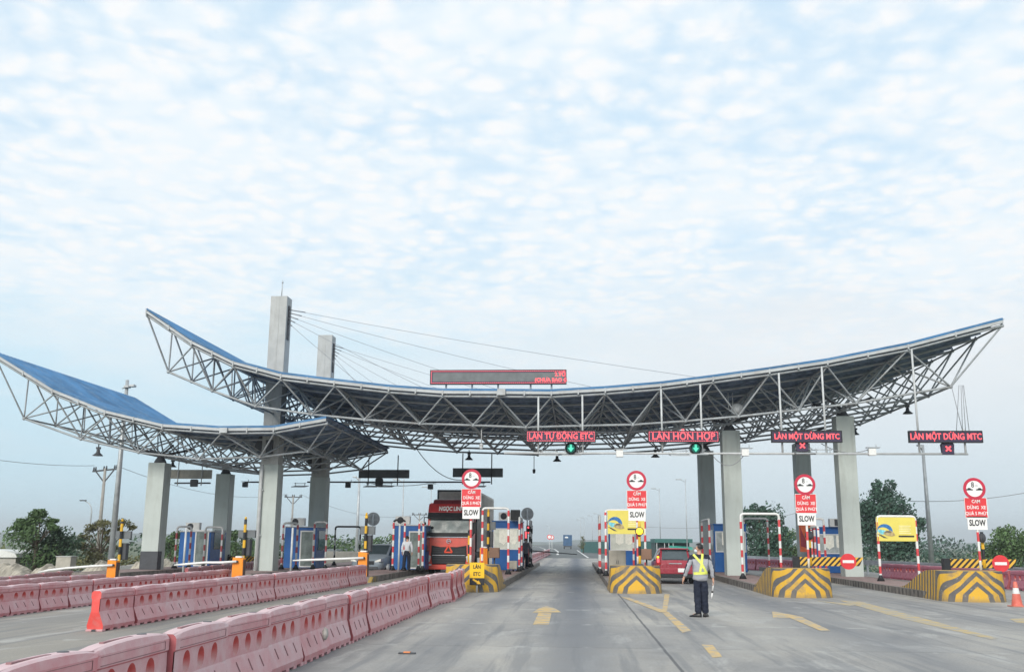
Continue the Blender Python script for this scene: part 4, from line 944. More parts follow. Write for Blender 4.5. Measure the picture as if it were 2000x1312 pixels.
# ------------------------------------------------------------------ closed lane booms with no-entry discs
def stripe_mat():
    m = bpy.data.materials.new('boom_stripes'); m.use_nodes = True; t = m.node_tree; b = t.nodes['Principled BSDF']; g = N(t, 'ShaderNodeNewGeometry'); s = N(t, 'ShaderNodeSeparateXYZ'); L(t, g.outputs['Position'], s.inputs[0])
    f = mth(t, 'FRACT', mth(t, 'DIVIDE', mth(t, 'SUBTRACT', s.outputs[0], s.outputs[2]), .22)); o = mix(t, mth(t, 'SUBTRACT', mr(t, f, .5, .53), mr(t, f, .97, 1.)), (.72, .42, .05), (.02, .02, .022)); L(t, o, b.inputs['Base Color']); return m
STR = stripe_mat()
def boom(pa, pb, py0, py1, pd, D, label, lab_post):
    p0, p1 = at(pa, py1, D), at(pb, py0, D); o = thing('closed_boom', label, 'boom barrier', (p0.x, D, .24), 0, 'striped booms with no-entry discs')
    b = MB(); b.box(p0.x + .1, p1.x - .16, D, D + .05, p0.z, p1.z); b.add([(p1.x - .16, D, p0.z), (p1.x - .16, D, p1.z), (p1.x, D, p1.z), (p1.x - .16, D + .05, p0.z), (p1.x - .16, D + .05, p1.z), (p1.x, D + .05, p1.z)], [(0, 1, 2)[::-1], (3, 4, 5), (0, 2, 5, 3), (1, 4, 5, 2)]); b.build('boom', STR, o, world=True)
    b = MB(); b.box(p0.x - .14, p0.x + .1, D - .02, D + .30, .24, p1.z + .02); b.build('post', BLK, o, world=True, bevel=.02)
    c = at(pd, (py0 + py1) / 2, D - .05); b = MB(); b.lathe((c.x, D - .04, c.z), [(.31, 0), (.31, .02)], 32, axis='Y', smooth=False); dd = b.build('disc', SIGNR, o, world=True)
    b = MB(); b.box(c.x - .22, c.x + .22, D - .046, D - .042, c.z - .055, c.z + .055); b.build('white_bar', SIGNW, o, world=True)
boom(1558, 1686, 1088, 1104, 1657, 40.5, 'yellow and black striped boom with a round no-entry disc in front of the rightmost pillar', ''); boom(1852, 1985, 1092, 1108, 1955, 38.5, 'striped boom with a round no-entry disc at the right edge above the cone', '')
o = thing('closed_boom', 'small yellow and black striped boom between the grey post and the drainpipe tower', 'boom barrier', at(470, 1100, 58)); b = MB(); p0, p1 = at(448, 1097, 58), at(505, 1086, 58); b.box(p0.x, p1.x, 58, 58.05, p0.z, p1.z); b.build('boom', STR, o, world=True)
b = MB(); b.box(p0.x - .1, p0.x, 57.9, 58.2, .24, p1.z + .1); b.build('post', BLK, o, world=True)
# small yellow striped reflector behind leftmost nose
# ------------------------------------------------------------------ orange gate boxes with arms
def gate(px, pytop, D, wd, zt, label, arm=None, armz=None, zb=.0, tip=None):
    p = at(px, pytop, D); zt = p.z; o = thing('gate_box', label, 'boom gate', (p.x, D, zb), 0, 'orange boom gate boxes'); zb0 = zb; zb = zb or plaza_z(p.x, D); o.location.z = zb
    b = MB(); b.prism([(-wd / 2, 0), (wd / 2, 0), (wd / 2 - .02, zt - zb - .04), (-wd / 2, zt - zb)], 0, .34); b.build('cabinet', ORANGE, o, bevel=.015)
    b = MB(); b.box(wd / 2 - .012, wd / 2 + .004, .03, .31, .05, zt - zb - .1); b.build('side_panel', mat('gate_dark', (.10, .06, .05), .6), o)
    b = MB(); b.box(-.13, .13, .05, .3, zt - zb - .005, zt - zb + .05); b.build('cap', SIGNW, o)
    if arm:
        pts = [at(a, c, D - .1) - o.location for a, c in arm]; b = MB(); b.tube(pts, [.05] * (len(pts) - 1) + [.03], 8); b.build('arm', WHITE, o)
        b = MB(); b.lathe((pts[0].x, -.12, pts[0].z), [(.05, 0), (.05, .1)], 10, axis='Y'); b.build('hub', DKG, o)
gate(219, 1093, 41.6, .40, 0, 'orange gate box with a long drooping white arm at the far left', [(220, 1103), (180, 1105), (130, 1109), (95, 1113), (75, 1117)])
gate(465, 1088, 40.0, .46, 0, 'orange gate box at the end of the third barrier row, before the drainpipe tower', [(462, 1096), (430, 1098), (400, 1098), (365, 1101), (340, 1103)])
gate(709, 1077, 41.5, .40, 0, 'orange gate box in front of the parked white car', [(710, 1089), (660, 1091), (600, 1093), (572, 1094)], zb=.0)
gate(945, 1069, 47.0, .38, 0, 'orange gate box in front of the booth window by the truck', None, zb=.24)
# rest post that takes the arm tips
for (px, D, y0, lab) in ((572, 46, 1030, 'white pipe post in front of the booth behind the drainpipe tower'), (364, 46, 1030, 'white pipe post in front of the leftmost blue booth'), (781, 49, 1022, 'white pipe post in front of the booth where a man stands')):
    p = at(px, y0, D); b = MB(); b.tube([(p.x, D, .0 if D < 48 else .24), (p.x, D, p.z)], .05, 8); tag(b.build('pipe_post', LGREY), lab, 'post', 'white pipe posts before the exit booths', 'thing')
# dark far boom across the lane
o = thing('thin_boom', 'thin dark boom reaching across the toll lane beyond the booths', 'boom barrier', at(1036, 1080, 72)); b = MB(); b.tube([at(1034, 1074.5, 72), at(1127, 1082, 72)], [.05, .03], 7); b.build('arm', BLK, o, world=True)
p = at(1031, 1074, 72); b = MB(); b.box(p.x - .2, p.x + .15, 71.9, 72.3, .24, p.z + .1); b.build('cabinet', mat('dull_red', (.33, .07, .08), .6), o, world=True)
# ------------------------------------------------------------------ fee display posts
def fee(px, D, y0, ys, yb, label, scr=(.62, .3), zb=.0):
    p = at(px, y0, D); x = p.x; o = thing('fee_display', label, 'display post', (x, D, zb), 0, 'yellow and black posts with fee screens')
    rs, tot = resample([Vector((x, D, zb)), Vector((x, D, p.z))], .34); b = MB(); b.tube([q for c, q in rs], .065, 9, mis=[(i) % 2 for i in range(len(rs) - 1)]); b.build('post', [YEL, BLK], o, world=True)
    z = at(px, ys, D).z; b = MB(); b.box(x - scr[0] / 2 + .05, x + scr[0] / 2 + .05, D + .09, D + .25, z - scr[1] / 2, z + scr[1] / 2); b.build('screen', PANELG, o, world=True, bevel=.01)
    z = at(px, yb, D).z; b = MB(); b.box(x - .12, x + .24, D + .09, D + .4, z - .38, z + .36); b.build('signal_box', DKG, o, world=True, bevel=.03)
    b = MB(); b.lathe((x, D, p.z), [(.05, 0), (.05, .09), (.02, .12)], 10); b.build('beacon', YEL, o, world=True)
fee(239, 43.5, 1018, 1044, 1076, 'striped post with a dark screen beside the leftmost orange gate box', (.70, .34)); fee(480, 43.5, 1014, 1042, 1068, 'striped post with a dark screen left of the drainpipe tower', (.78, .34)); fee(716, 45, 1006, 1035, 1060, 'striped post with a dark screen above the white car', (.68, .38)); fee(954, 50, 998, 1026, 1052, 'striped post with a dark screen right of the truck', (.62, .40), .24)
# ------------------------------------------------------------------ toll booths
GLOWW = mat('added_glow_glass', (.42, .44, .40), .2, var=.25, vs=2, emit=(.85, .85, .72), es=.16)  # faint glow added to the booth glass, which stays dull in the shade
CURT = mat('added_glow_curtain', (.70, .69, .62), .8, var=.12, vs=6, emit=(.9, .88, .75), es=.14)  # curtain cloth glows faintly too, added to brighten the shaded windows
def booth(px, ytop, D, wd, dp, label, kind, ac=None, zb=.236):
    p = at(px, ytop, D); x0 = p.x; x1 = x0 + wd; h_ = p.z; o = thing('toll_booth', label, 'toll booth', ((x0 + x1) / 2, D, zb), 0, 'blue toll booths')
    b = MB(); b.box(x0, x1, D, D + dp, zb, h_); b.build('cabin', BOOTH, o, world=True, bevel=.03)
    b = MB(); b.box(x0 - .04, x1 + .04, D - .04, D + dp + .04, h_, h_ + .05); b.build('roof', LGREY if kind == 'door' else BOOTH, o, world=True)
    def frame(a, c, d, e, nm, glassm, curtain=True, ft=.05):
        f = MB(); y = D
        for (q, r_, s_, t_) in ((a, c, e - ft, e), (a, c, d, d + ft), (a, a + ft, d + ft, e - ft), (c - ft, c, d + ft, e - ft)): f.box(q, r_, y - .03, y + .01, s_, t_)
        fo = f.build(nm, SIGNW, o, world=True)
        gl = MB(); gl.box(a + ft, c - ft, y - .012, y - .004, d + ft, e - ft); gl.build('glass', glassm, o, world=True)
        if curtain:
            cu = MB(); rr = random.Random(int(px))
            for (q, r_) in ((.22, .52), (.60, .88)):
                xa, xb = a + (c - a) * q, a + (c - a) * r_; n = 7
                for k in range(n):
                    xm = xa + (xb - xa) * k / n; zz = d + (e - d) * (.22 + .10 * abs(k - 3) / 3 + .05 * rr.random()); cu.box(xm, xm + (xb - xa) / n * .9, y - .018 - .004 * (k % 2), y - .013, zz, e - ft - .02)
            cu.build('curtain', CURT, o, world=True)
    if kind == 'door':
        a = x0 + wd * .50; c = x0 + wd * .94; frame(a, c, zb + .05, zb + 2.0, 'door_frame', mat('door_glass', (.20, .24, .23), .3, var=.3, vs=2), False, .07)
        b = MB(); b.box(x1, x1 + .02, D + .5, D + dp - .2, zb + .95, zb + 2.0); b.build('side_window', GLASS, o, world=True)
    else:
        frame(x0 + .06, x1 - .05, zb + (h_ - zb) * .42, zb + (h_ - zb) * .86, 'window_frame', GLOWW if px < 1300 else PGLASS)
        b = MB(); s = 1 if x0 < 5 and px > 1100 else -1; xs_ = x0 - .012 if px > 1100 else x1 - .005; b.box(xs_, xs_ + .016, D + .4, D + dp - .3, zb + 1.05, zb + 2.2); b.build('side_window', GLASS, o, world=True)
    if ac:
        a = at(ac[0], ac[1], D).x; b = MB(); b.box(a, a + .78, D + .02, D + .34, h_ + .08, h_ + .5); ab = b.build('air_conditioner', WHITE, o, world=True, bevel=.02)
        b = MB(); b.lathe((a + .27, D + .015, h_ + .29), [(.175, 0), (.175, .01)], 20, axis='Y'); [b.lathe((a + .27, D + .008, h_ + .29), [(rr, 0), (rr, .006)], 20, axis='Y') for rr in (.05,)]; b.build('fan_grille', DKG, o, world=True)
    return o
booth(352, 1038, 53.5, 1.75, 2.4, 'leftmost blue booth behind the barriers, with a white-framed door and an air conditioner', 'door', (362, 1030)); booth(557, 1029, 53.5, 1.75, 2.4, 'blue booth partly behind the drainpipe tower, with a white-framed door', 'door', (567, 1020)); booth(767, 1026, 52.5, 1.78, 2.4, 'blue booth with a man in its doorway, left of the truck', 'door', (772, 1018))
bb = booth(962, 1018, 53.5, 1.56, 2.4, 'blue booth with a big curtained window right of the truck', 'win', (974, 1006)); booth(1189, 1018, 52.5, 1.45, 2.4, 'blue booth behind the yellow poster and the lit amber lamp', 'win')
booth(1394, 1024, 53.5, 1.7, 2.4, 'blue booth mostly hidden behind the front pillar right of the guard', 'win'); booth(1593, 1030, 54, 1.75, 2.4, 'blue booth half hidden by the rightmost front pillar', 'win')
o = thing('ac_box', 'dark box unit on the roof corner of the booth right of the truck', 'air conditioner', at(1005, 1018, 52.8)); p = o.location; b = MB(); b.box(-.22, .28, 0, .5, .06, .62); b.build('casing', DKG, o, bevel=.02); b = MB(); b.box(-.2, .26, -.02, 0, .1, .58); b.build('grille', BLK, o)
o = thing('ac_box', 'white and dark box unit on the roof of the booth behind the rightmost pillar', 'air conditioner', at(1626, 1030, 53.7)); b = MB(); b.box(-.12, .5, 0, .4, .05, .48); b.build('casing', WHITE, o, bevel=.02); b = MB(); b.box(.12, .46, -.02, 0, .1, .44); b.build('grille', DKG, o)
# electric cabinet under the poster booth, boxes
p = at(1206, 1100, 47.5); o = thing('electric_cabinet', 'beige two-door metal cabinet in front of the booth beside the amber lamp', 'cabinet', (p.x, 47.5, .24)); BEI = mat('beige_metal', (.36, .34, .29), .5)
b = MB(); b.box(-.40, .40, 0, .4, .12, 1.12); b.build('body', BEI, o, bevel=.015)
for s in (-1, 1): b = MB(); b.box(min(s * .01, s * .37), max(s * .01, s * .37), -.012, -.001, .16, 1.08); d_ = b.build('door', BEI, o, bevel=.004); b = MB(); b.box(s * .04 - .01, s * .04 + .01, -.03, -.013, .5, .66); b.build('handle', DKG, d_)
b = MB(); [b.box(s * .33 - .03, s * .33 + .03, .05, .35, 0, .12) for s in (-1, 1)]; b.build('leg', DKG, o)
for (px, py, D, s, lab, m) in ((965, 1079, 49, .5, 'brown box on the island below the window of the booth right of the truck', mat('brown_box', (.22, .13, .09), .7)), (1263, 1082, 44, .45, 'brown box beside the lit amber lamp post', mat('brown_box', (.22, .13, .09), .7)), (1002, 1103, 51, .42, 'small beige box at the foot of the booth right of the truck', BEI)):
    p = at(px, py, D); o = thing('equipment_box', lab, 'box', (p.x, D, .24)); b = MB(); zc = p.z - .24; b.box(-s / 2, s / 2, 0, s, max(0, zc - s * .5), zc + s * .5); b.build('casing', m, o, bevel=.02)
    b = MB(); b.box(-s * .42, s * .42, -.012, -.001, max(.02, zc - s * .42), zc + s * .42); b.build('lid', m, o, bevel=.004)
    if zc - s * .5 > .05: b = MB(); b.tube([(0, s / 2, 0), (0, s / 2, zc - s * .5)], .04, 6); b.build('leg', DKG, o)
# orange advert behind third nose sign
p0, p1 = at(1563, 1077, 55), at(1590, 1024, 55); o = thing('advert_board', 'orange and red advert board behind the third SLOW plate', 'poster', ((p0.x + p1.x) / 2, 55, p0.z)); b = MB(); b.box(p0.x, p1.x, 55, 55.04, p0.z, p1.z); b.build('board', mat('ad_orange', (.60, .13, .05), .5, var=.2, vs=2), o, world=True)
b = MB(); b.prism([(p0.x + .05, p1.z - .1), (p0.x + .05, p0.z + .3), (p0.x + .5, p0.z + .15)], 54.99, 54.996); b.build('dark_shape', mat('ad_dark', (.25, .03, .05), .5), o, world=True)
# ------------------------------------------------------------------ street lamps, poles
def lamp(px, ytop, D, label, r=.08, arm=.9, side=-1, zb=-.05, grp='slim street lamps along the road beyond'):
    p = at(px, ytop, D); o = thing('street_lamp', label, 'street lamp', (X(px, D, 1060), D, zb), 0, grp); hgt = p.z - zb
    b = MB(); b.tube([(0, 0, 0), (0, 0, hgt)], [r, r * .55], 8); b.build('pole', GREY, o)
    b = MB(); b.tube([(0, 0, hgt - .35), (side * arm * .6, 0, hgt - .05)], r * .5, 6); b.build('arm', GREY, o)
    b = MB(); b.box(min(side * arm * .5, side * arm * 1.15), max(side * arm * .5, side * arm * 1.15), -.12, .12, hgt - .1, hgt + .02); b.build('lamp_head', GREY, o, bevel=.03)
for (px, yt, D, lab) in ((1290, 953, 128, 'slim street lamp rising left of the green shed roof end'), (1342, 935, 110, 'tall slim street lamp behind the guard, next to the dark pillar'), (1170, 1002, 190, 'slim street lamp directly above the left edge of the poster hoop'), (1157, 1006, 215, 'slim far street lamp, right one of the trio beyond the lane'),
                        (1141, 1010, 235, 'slim far street lamp, middle one of the trio beyond the lane'), (1134, 1014, 250, 'slim far street lamp, left one of the trio beyond the lane'), (1073, 1026, 300, 'tiny far lamp pole above the round signs at the lane end'), (840, 950, 105, 'slim lamp pole directly left of the truck container'), (785, 935, 90, 'lamp pole rising behind the air conditioner of the booth with the man')):
    lamp(px, yt, D, lab, .07 if D > 100 else .09)
lamp(697, 930, 82, 'thick pale mast behind the white car, reaching up to the sign back', .16, .5); lamp(1817, 868, 62, 'thick leaning-looking pale mast right of the big trees', .16, .3)
o = thing('floodlight_mast', 'tall thick floodlight mast rising behind the left roof', 'floodlight', (X(220, 60, 1060), 60, 0)); ht = at(245, 742, 60).z
b = MB(); b.tube([(0, 0, 0), (0, 0, ht)], [.21, .11], 10); b.build('pole', GREY, o)
b = MB(); b.tube([(-.3, 0, ht - .55), (.5, 0, ht - .3)], .04, 6); b.build('arm', GREY, o)
for s in (0, 1): b = MB(); b.box(-.1 + s * .35, .22 + s * .35, -.25, .15, ht - .52 + s * .06, ht - .38 + s * .06); b.build('floodlight', LGREY, o, bevel=.02)
o = thing('curved_lamp', 'small street lamp with a curved neck left of the pale mast', 'street lamp', (X(173, 85, 1060), 85, 0)); ht = at(165, 978, 85).z; x1 = X(158, 85, 978) - o.location.x
b = MB(); b.tube([(0, 0, 0), (0, 0, ht - .9), (-.08, 0, ht - .5), (-.3, 0, ht - .2), (x1 + .4, 0, ht)], [.07, .06, .05, .045, .04], 8); b.build('pole', GREY, o); b = MB(); b.box(x1 - .1, x1 + .5, -.1, .1, ht, ht + .1); b.build('lamp_head', DKG, o, bevel=.03)
def upole(px, yt, D, wd, label, lab2=None, tilt=0.):
    p = at(px, yt, D); o = thing('utility_pole', label, 'utility pole', (X(px, D, 1060), D, -1), 0, 'utility poles with V braced crossarms'); h_ = p.z + 1
    b = MB(); b.tube([(0, 0, 0), (0, 0, h_)], [.17, .10], 8); b.build('pole', mat('pole_concrete', (.30, .29, .27), .8), o)
    b = MB(); b.bar((-wd / 2, 0, h_ - .15 - tilt), (wd / 2, 0, h_ - .15 + tilt), .12, .12); b.bar((-wd * .36, 0, h_ - .2 - tilt * .7), (0, 0, h_ - 1.1), .08, .08); b.bar((wd * .36, 0, h_ - .2 + tilt * .7), (0, 0, h_ - 1.1), .08, .08); b.build('crossarm', DKG, o)
    b = MB()
    for q in (-.46, -.38, -.05, .05, .38, .46): b.lathe((q * wd, 0, h_ - .09 + tilt * q * 2), [(.05, 0), (.08, .08), (.05, .16), (.07, .22), (.02, .28)], 8)
    b.build('insulators', DKG, o); return Vector((o.location.x, D, p.z))
u1 = upole(192, 914, 75, 2.0, 'utility pole with a V braced crossarm behind the thin layered tree at the left', tilt=.1); u2 = upole(568, 968, 125, 2.3, 'utility pole with a V braced crossarm between the two towers'); u3 = upole(818, 1003, 165, 2.6, 'small far utility pole directly left of the truck')
for a, c, lab, s in ((u1 + Vector((-.9, 0, .2)), at(-60, 890, 60), 'power line running off the left edge from the nearest utility pole', .2), (u1 + Vector((.9, 0, .2)), u2 + Vector((-1, 0, .2)), 'power line between the left and middle utility poles', 1.2), (u2 + Vector((1, 0, .2)), u3, 'power line between the middle and far utility poles', 1.5), (at(1775, 978, 62), at(2060, 950, 62), 'thin double wire crossing the sky right of the leaning mast', .3), (at(1260, 1028, 120), at(1560, 1000, 120), 'thin wire between the far street lamps and the pillars', .8)):
    wire(sag(a, c, s), .02, lab, cat='power line')
# back of a round sign between white car and booth
for (px, py, D, rr, lab, post) in ((729, 1013, 66, .45, 'pale back of a round road sign behind the striped post over the white car', True), (1030, 1003, 66, .42, 'pale back of a round sign at the booth corner right of the truck', True)):
    p = at(px, py, D); o = thing('round_road_sign', lab, 'road sign', (p.x, D, .24), 0, 'round sign backs'); b = MB(); b.lathe((p.x, D, p.z), [(rr, 0), (rr, .02)], 28, axis='Y', smooth=False); b.build('disc', LGREY, o, world=True); b = MB(); b.tube([(p.x, D - .05, .24), (p.x, D - .05, p.z + .3)], .05, 8); b.bar((p.x - .3, D - .03, p.z + .15), (p.x + .3, D - .03, p.z + .15), .03, .04); b.bar((p.x - .3, D - .03, p.z - .15), (p.x + .3, D - .03, p.z - .15), .03, .04); b.build('post', GREY, o, world=True)
# small red signals by the far booth corner
for (px, py, D, w_, h_, lab) in ((1034, 1034, 64, .42, .55, 'lit red signal head right of the booth corner beyond the truck'), (1027, 1045, 58, .20, .5, 'narrow lit red lamp above the waiting person')):
    p = at(px, py, D); o = thing('red_signal', lab, 'signal', (p.x, D, .24)); b = MB(); b.box(p.x - w_ / 2, p.x + w_ / 2, D, D + .2, p.z - h_ / 2, p.z + h_ / 2); b.build('housing', BLK, o, world=True, bevel=.02)
    b = MB()
    if w_ > .3: b.lathe((p.x - .07, D - .01, p.z + .14), [(.07, 0), (.07, .012)], 12, axis='Y'); b.box(p.x - .13, p.x + .12, D - .01, D - .002, p.z - .24, p.z - .14)
    else: b.box(p.x - .05, p.x + .05, D - .01, D - .002, p.z - .2, p.z + .22)
    b.build('lens', LED, o, world=True); b = MB(); b.tube([(p.x, D + .1, .24), (p.x, D + .1, p.z - h_ / 2)], .04, 6); b.build('post', DKG, o, world=True)
# cone
def cone(px, py, label):
    p = gr(px, py); o = thing('traffic_cone', label, 'traffic cone', p); b = MB(); b.box(-.2, .2, -.2, .2, 0, .03); b.build('base', mat('cone_orange_dull', (.50, .17, .12), .6), o, bevel=.01)
    b = MB(); pr = [(.15, .03), (.135, .13), (.10, .36), (.075, .52), (.05, .68), (.03, .70)]
    n = 16; vs = []; [vs.extend([(r_ * math.cos(2 * math.pi * k / n), r_ * math.sin(2 * math.pi * k / n), z) for k in range(n)]) for r_, z in pr]
    base = len(b.v); b.v += [Vector(v_) for v_ in vs]
    for i in range(len(pr) - 1):
        for k in range(n): b.f.append([base + i * n + k, base + i * n + (k + 1) % n, base + (i + 1) * n + (k + 1) % n, base + (i + 1) * n + k]); b.m.append(1 if i in (2,) else 0); b.sm.append(True)
    b.build('body', [mat('cone_orange', (.62, .14, .10), .55, dirt=((.5, .35, .3), 6, .5)), WHITE], o)
cone(1987, 1184, 'faded orange traffic cone with a white band at the right edge')
# flattened orange stud on the road
p = gr(795, 1276); o = thing('road_stud', 'small flat orange road stud lying on the concrete near the bottom', 'road stud', p); b = MB(); b.box(-.13, .13, -.05, .05, .004, .02); b.build('plate', DKG, o); b = MB(); b.box(-.05, .05, -.055, .04, .02, .035); b.build('reflector', mat('stud_orange', (.7, .25, .1), .5), o)
# plastic bag lump on the near barriers
p = at(525, 1252, 14.6); b = MB(); b.sphere((0, 0, 0), .07, 0, 8, (.6, 1.0, 1.25)); o = b.build('plastic_bag', mat('bag_grey', (.35, .33, .31), .7, var=.3, vs=12)); o.location = (-3.60, 14.35, .38)
for v_ in o.data.vertices: v_.co += v_.co.normalized() * .02 * mnoise.noise(v_.co * 25)
tag(o, 'crumpled grey bag tied between two barriers of the nearest row', 'bag', kind='thing')
# ------------------------------------------------------------------ guardrails on the right
def guardrail(pts, label):
    pts = [Vector((*p, 0)) for p in pts]; o = thing('guardrail', label, 'guardrail', pts[0], 0); b = MB()
    for a, c in zip(pts, pts[1:]):
        for dz0, off in ((.60, .03), (.68, 0), (.74, .03), (.80, 0)):
            b.bar(a + Vector((off, 0, dz0)), c + Vector((off, 0, dz0)), .03, .075)
    b.build('beam', GREY, o, world=True)
    b = MB()
    for a, c in zip(pts, pts[1:]):
        k = max(1, int((c - a).length / 4))
        for i in range(k): q = a.lerp(c, i / k); b.box(q.x + .05, q.x + .15, q.y - .06, q.y + .06, -.1, .78)
    b.build('posts', GREY, o, world=True)
guardrail([(18.6, 20), (18.5, 44), (18.0, 56), (15.0, 68), (12.6, 80), (11.5, 110)], 'double wavy steel guardrail behind the crimson barriers on the right')
guardrail([(-27, 84), (-27, 110), (-26, 150)], 'steel guardrail far at the left beyond the barriers')
# ------------------------------------------------------------------ trees and foliage
LEAF = {}
def leaf_mat(name, c, var=.35):
    if name in LEAF: return LEAF[name]
    m = bpy.data.materials.new(name); m.use_nodes = True; t = m.node_tree; b = t.nodes['Principled BSDF']; g = N(t, 'ShaderNodeNewGeometry')
    f = g.outputs['Random Per Island']; n = noise(t, g.outputs['Position'], .5, 3)
    o = mix(t, f, tuple(x * (1 - var) for x in c), tuple(x * (1 + var) for x in c)); o = mix(t, mr(t, n, .35, .65, 0, .45), o, tuple(x * .6 for x in c)); L(t, o, b.inputs['Base Color'])
    b.inputs['Roughness'].default_value = .7; b.inputs['Specular IOR Level'].default_value = .2; LEAF[name] = m; return m
def leaves(b, c, rad, n, size, rr, shell=.4):
    for _ in range(n):
        while True:
            v_ = Vector((rr.uniform(-1, 1), rr.uniform(-1, 1), rr.uniform(-1, 1)))
            if shell < v_.length < 1: break
        p = Vector(c) + Vector((v_.x * rad[0], v_.y * rad[1], v_.z * rad[2])); s = size * rr.uniform(.6, 1.3)
        a = Vector((rr.gauss(0, 1), rr.gauss(0, 1), rr.gauss(0, 1))).normalized(); u = a.orthogonal().normalized(); w_ = a.cross(u)
        b.add([p - u * s * .5, p + w_ * s * .28, p + u * s * .5, p - w_ * s * .28], [(0, 1, 2, 3)])
BARK = mat('bark', (.11, .09, .07), .9, var=.3, vs=2)
def tree(name, label, px, D, zb, clumps, lm, trunk_r=.25, size=.35, n=220, seed=1, grp=None, cat='tree', lean=0.):
    """clumps: (px, py, radius_m, vertical squash)"""
    rr = random.Random(seed); x = X(px, D, 1060); o = thing(name, label, cat, (x, D, zb), 0, grp)
    b = MB(); t = MB(); zt = max(at(c[0], c[1], D).z for c in clumps)
    t.tube([(x, D, zb), (x + lean * .5, D, zb + (zt - zb) * .45), (x + lean, D + .1, zt - .5)], [trunk_r, trunk_r * .7, trunk_r * .2], 8)
    for (cx, cy, r, sq) in clumps:
        p = at(cx, cy, D); p.y += rr.uniform(-.9, .9) * r; j = 6 if r > 1 else 4
        t.tube([(x + lean * .3, D, zb + (zt - zb) * rr.uniform(.3, .5)), p], [trunk_r * .35, .03], 5)
        for k in range(j):
            q = Vector((rr.uniform(-1, 1) * r * .7, rr.uniform(-1, 1) * r * .7, rr.uniform(-1, 1) * r * sq * .7)); r2 = r * rr.uniform(.5, .85)
            leaves(b, p + q, (r2, r2, r2 * (sq * .5 + .4)), int(n * 1.15) // j, size * .8, rr, .1)
            t.tube([p, p + q], [.03, .01], 4)
    b.build('crown', lm, o, world=True); t.build('trunk', BARK, o, world=True); return o
LG1 = leaf_mat('leaves_mid', (.10, .165, .07)); LG2 = leaf_mat('leaves_dark', (.06, .105, .065)); LG3 = leaf_mat('leaves_olive', (.15, .15, .07)); LG4 = leaf_mat('leaves_teal', (.06, .115, .085))
rr = random.Random(3)
tree('broadleaf_tree', 'tall green tree with a ragged top at the far left', 72, 62, -.5, [(70, 1012, .8, .8), (55, 1030, .9, .8), (62, 1050, 1.2, .9), (50, 1070, 1.1, .8), (85, 1008, .6, .6), (45, 1022, .4, .6), (75, 1085, 1.3, .7), (95, 1020, .35, .5), (105, 1030, .3, .5)], LG1, .16, .24, 560, 11)
tree('broadleaf_tree', 'dark bushy tree right beside the tall ragged tree at the left', 112, 63, -.5, [(98, 1050, 1.1, .9), (118, 1047, .9, .8), (128, 1062, .9, .8), (105, 1075, 1.3, .9), (130, 1085, 1.0, .8), (90, 1090, 1.1, .7), (112, 1035, .4, .6)], LG2, .15, .24, 560, 12)
lay = []
for (cx, cy, r) in ((205, 1020, .55), (190, 1025, .5), (178, 1033, .45), (170, 1050, .45), (160, 1062, .5), (200, 1038, .5), (212, 1052, .4), (215, 1070, .45), (185, 1075, .7), (150, 1070, .4), (232, 1022, .45), (246, 1020, .45), (255, 1030, .35), (228, 1035, .3), (180, 1092, .9), (205, 1095, .9)): lay.append((cx, cy, r * 1.1, .35))
tree('layered_tree', 'thin tree with flat layered branches around the left utility pole', 198, 66, -.5, lay, LG3, .10, .2, 230, 13)
tree('broadleaf_tree', 'low green tree between the dark-footed pillar and the leftmost booth', 335, 78, -.5, [(333, 1060, .9, .8), (340, 1080, 1.2, .8), (328, 1095, 1.2, .8), (345, 1045, .5, .7)], LG1, .12, .26, 420, 14)
tree('broadleaf_tree', 'green tree seen between the rear left pillar and the drainpipe tower', 462, 85, -.5, [(455, 1045, .6, .6), (460, 1085, 1.4, .7), (478, 1080, 1.3, .7), (495, 1085, 1.2, .8), (452, 1070, .8, .7)], LG1, .14, .28, 420, 15)
tree('tall_conifer', 'big dark pointed tree behind the right poster frame', 1735, 105, -2.8, [(1709, 958, .9, 1.4), (1738, 962, .9, 1.3), (1700, 985, 1.5, 1), (1728, 985, 1.7, 1), (1755, 985, 1.5, .9), (1690, 1010, 1.6, 1), (1715, 1015, 2.0, 1), (1745, 1012, 2.0, 1), (1772, 1010, 1.6, 1), (1700, 1045, 2.0, .9), (1735, 1045, 2.2, .9), (1768, 1040, 1.8, .9), (1786, 1035, 1.0, 1), (1720, 1068, 2.0, .7), (1758, 1068, 2.0, .7), (1683, 1040, 1.3, .9), (1775, 1062, 1.3, .8)], LG4, .35, .42, 620, 16)
tree('tall_conifer', 'dark pointed tree framed by the empty hoop', 1485, 100, -1.5, [(1462, 1003, .8, 1.3), (1497, 1005, .7, 1.2), (1460, 1025, 1.6, 1), (1485, 1020, 1.7, 1), (1508, 1022, 1.3, 1), (1465, 1050, 1.8, .9), (1495, 1050, 1.9, .9), (1520, 1045, .9, .9), (1475, 1075, 1.8, .7), (1508, 1072, 1.5, .7)], LG4, .3, .4, 560, 17)
tree('broadleaf_tree', 'mid green tree between the empty hoop and the 8 m sign', 1535, 110, -1.5, [(1535, 1050, 1.2, .8), (1548, 1065, 1.4, .8), (1530, 1075, 1.4, .7), (1553, 1080, 1.2, .7)], LG1, .2, .36, 420, 18)
tree('broadleaf_tree', 'round green tree behind the unlit lamp at the right edge', 1975, 80, -2.5, [(1967, 1045, .8, .8), (1960, 1062, 1.3, .8), (1985, 1062, 1.3, .8), (1948, 1075, 1.3, .7), (2000, 1070, 1.3, .8), (1975, 1085, 1.6, .7), (1938, 1085, 1.2, .7), (2015, 1055, 1.4, .9)], LG1, .18, .3, 480, 19)
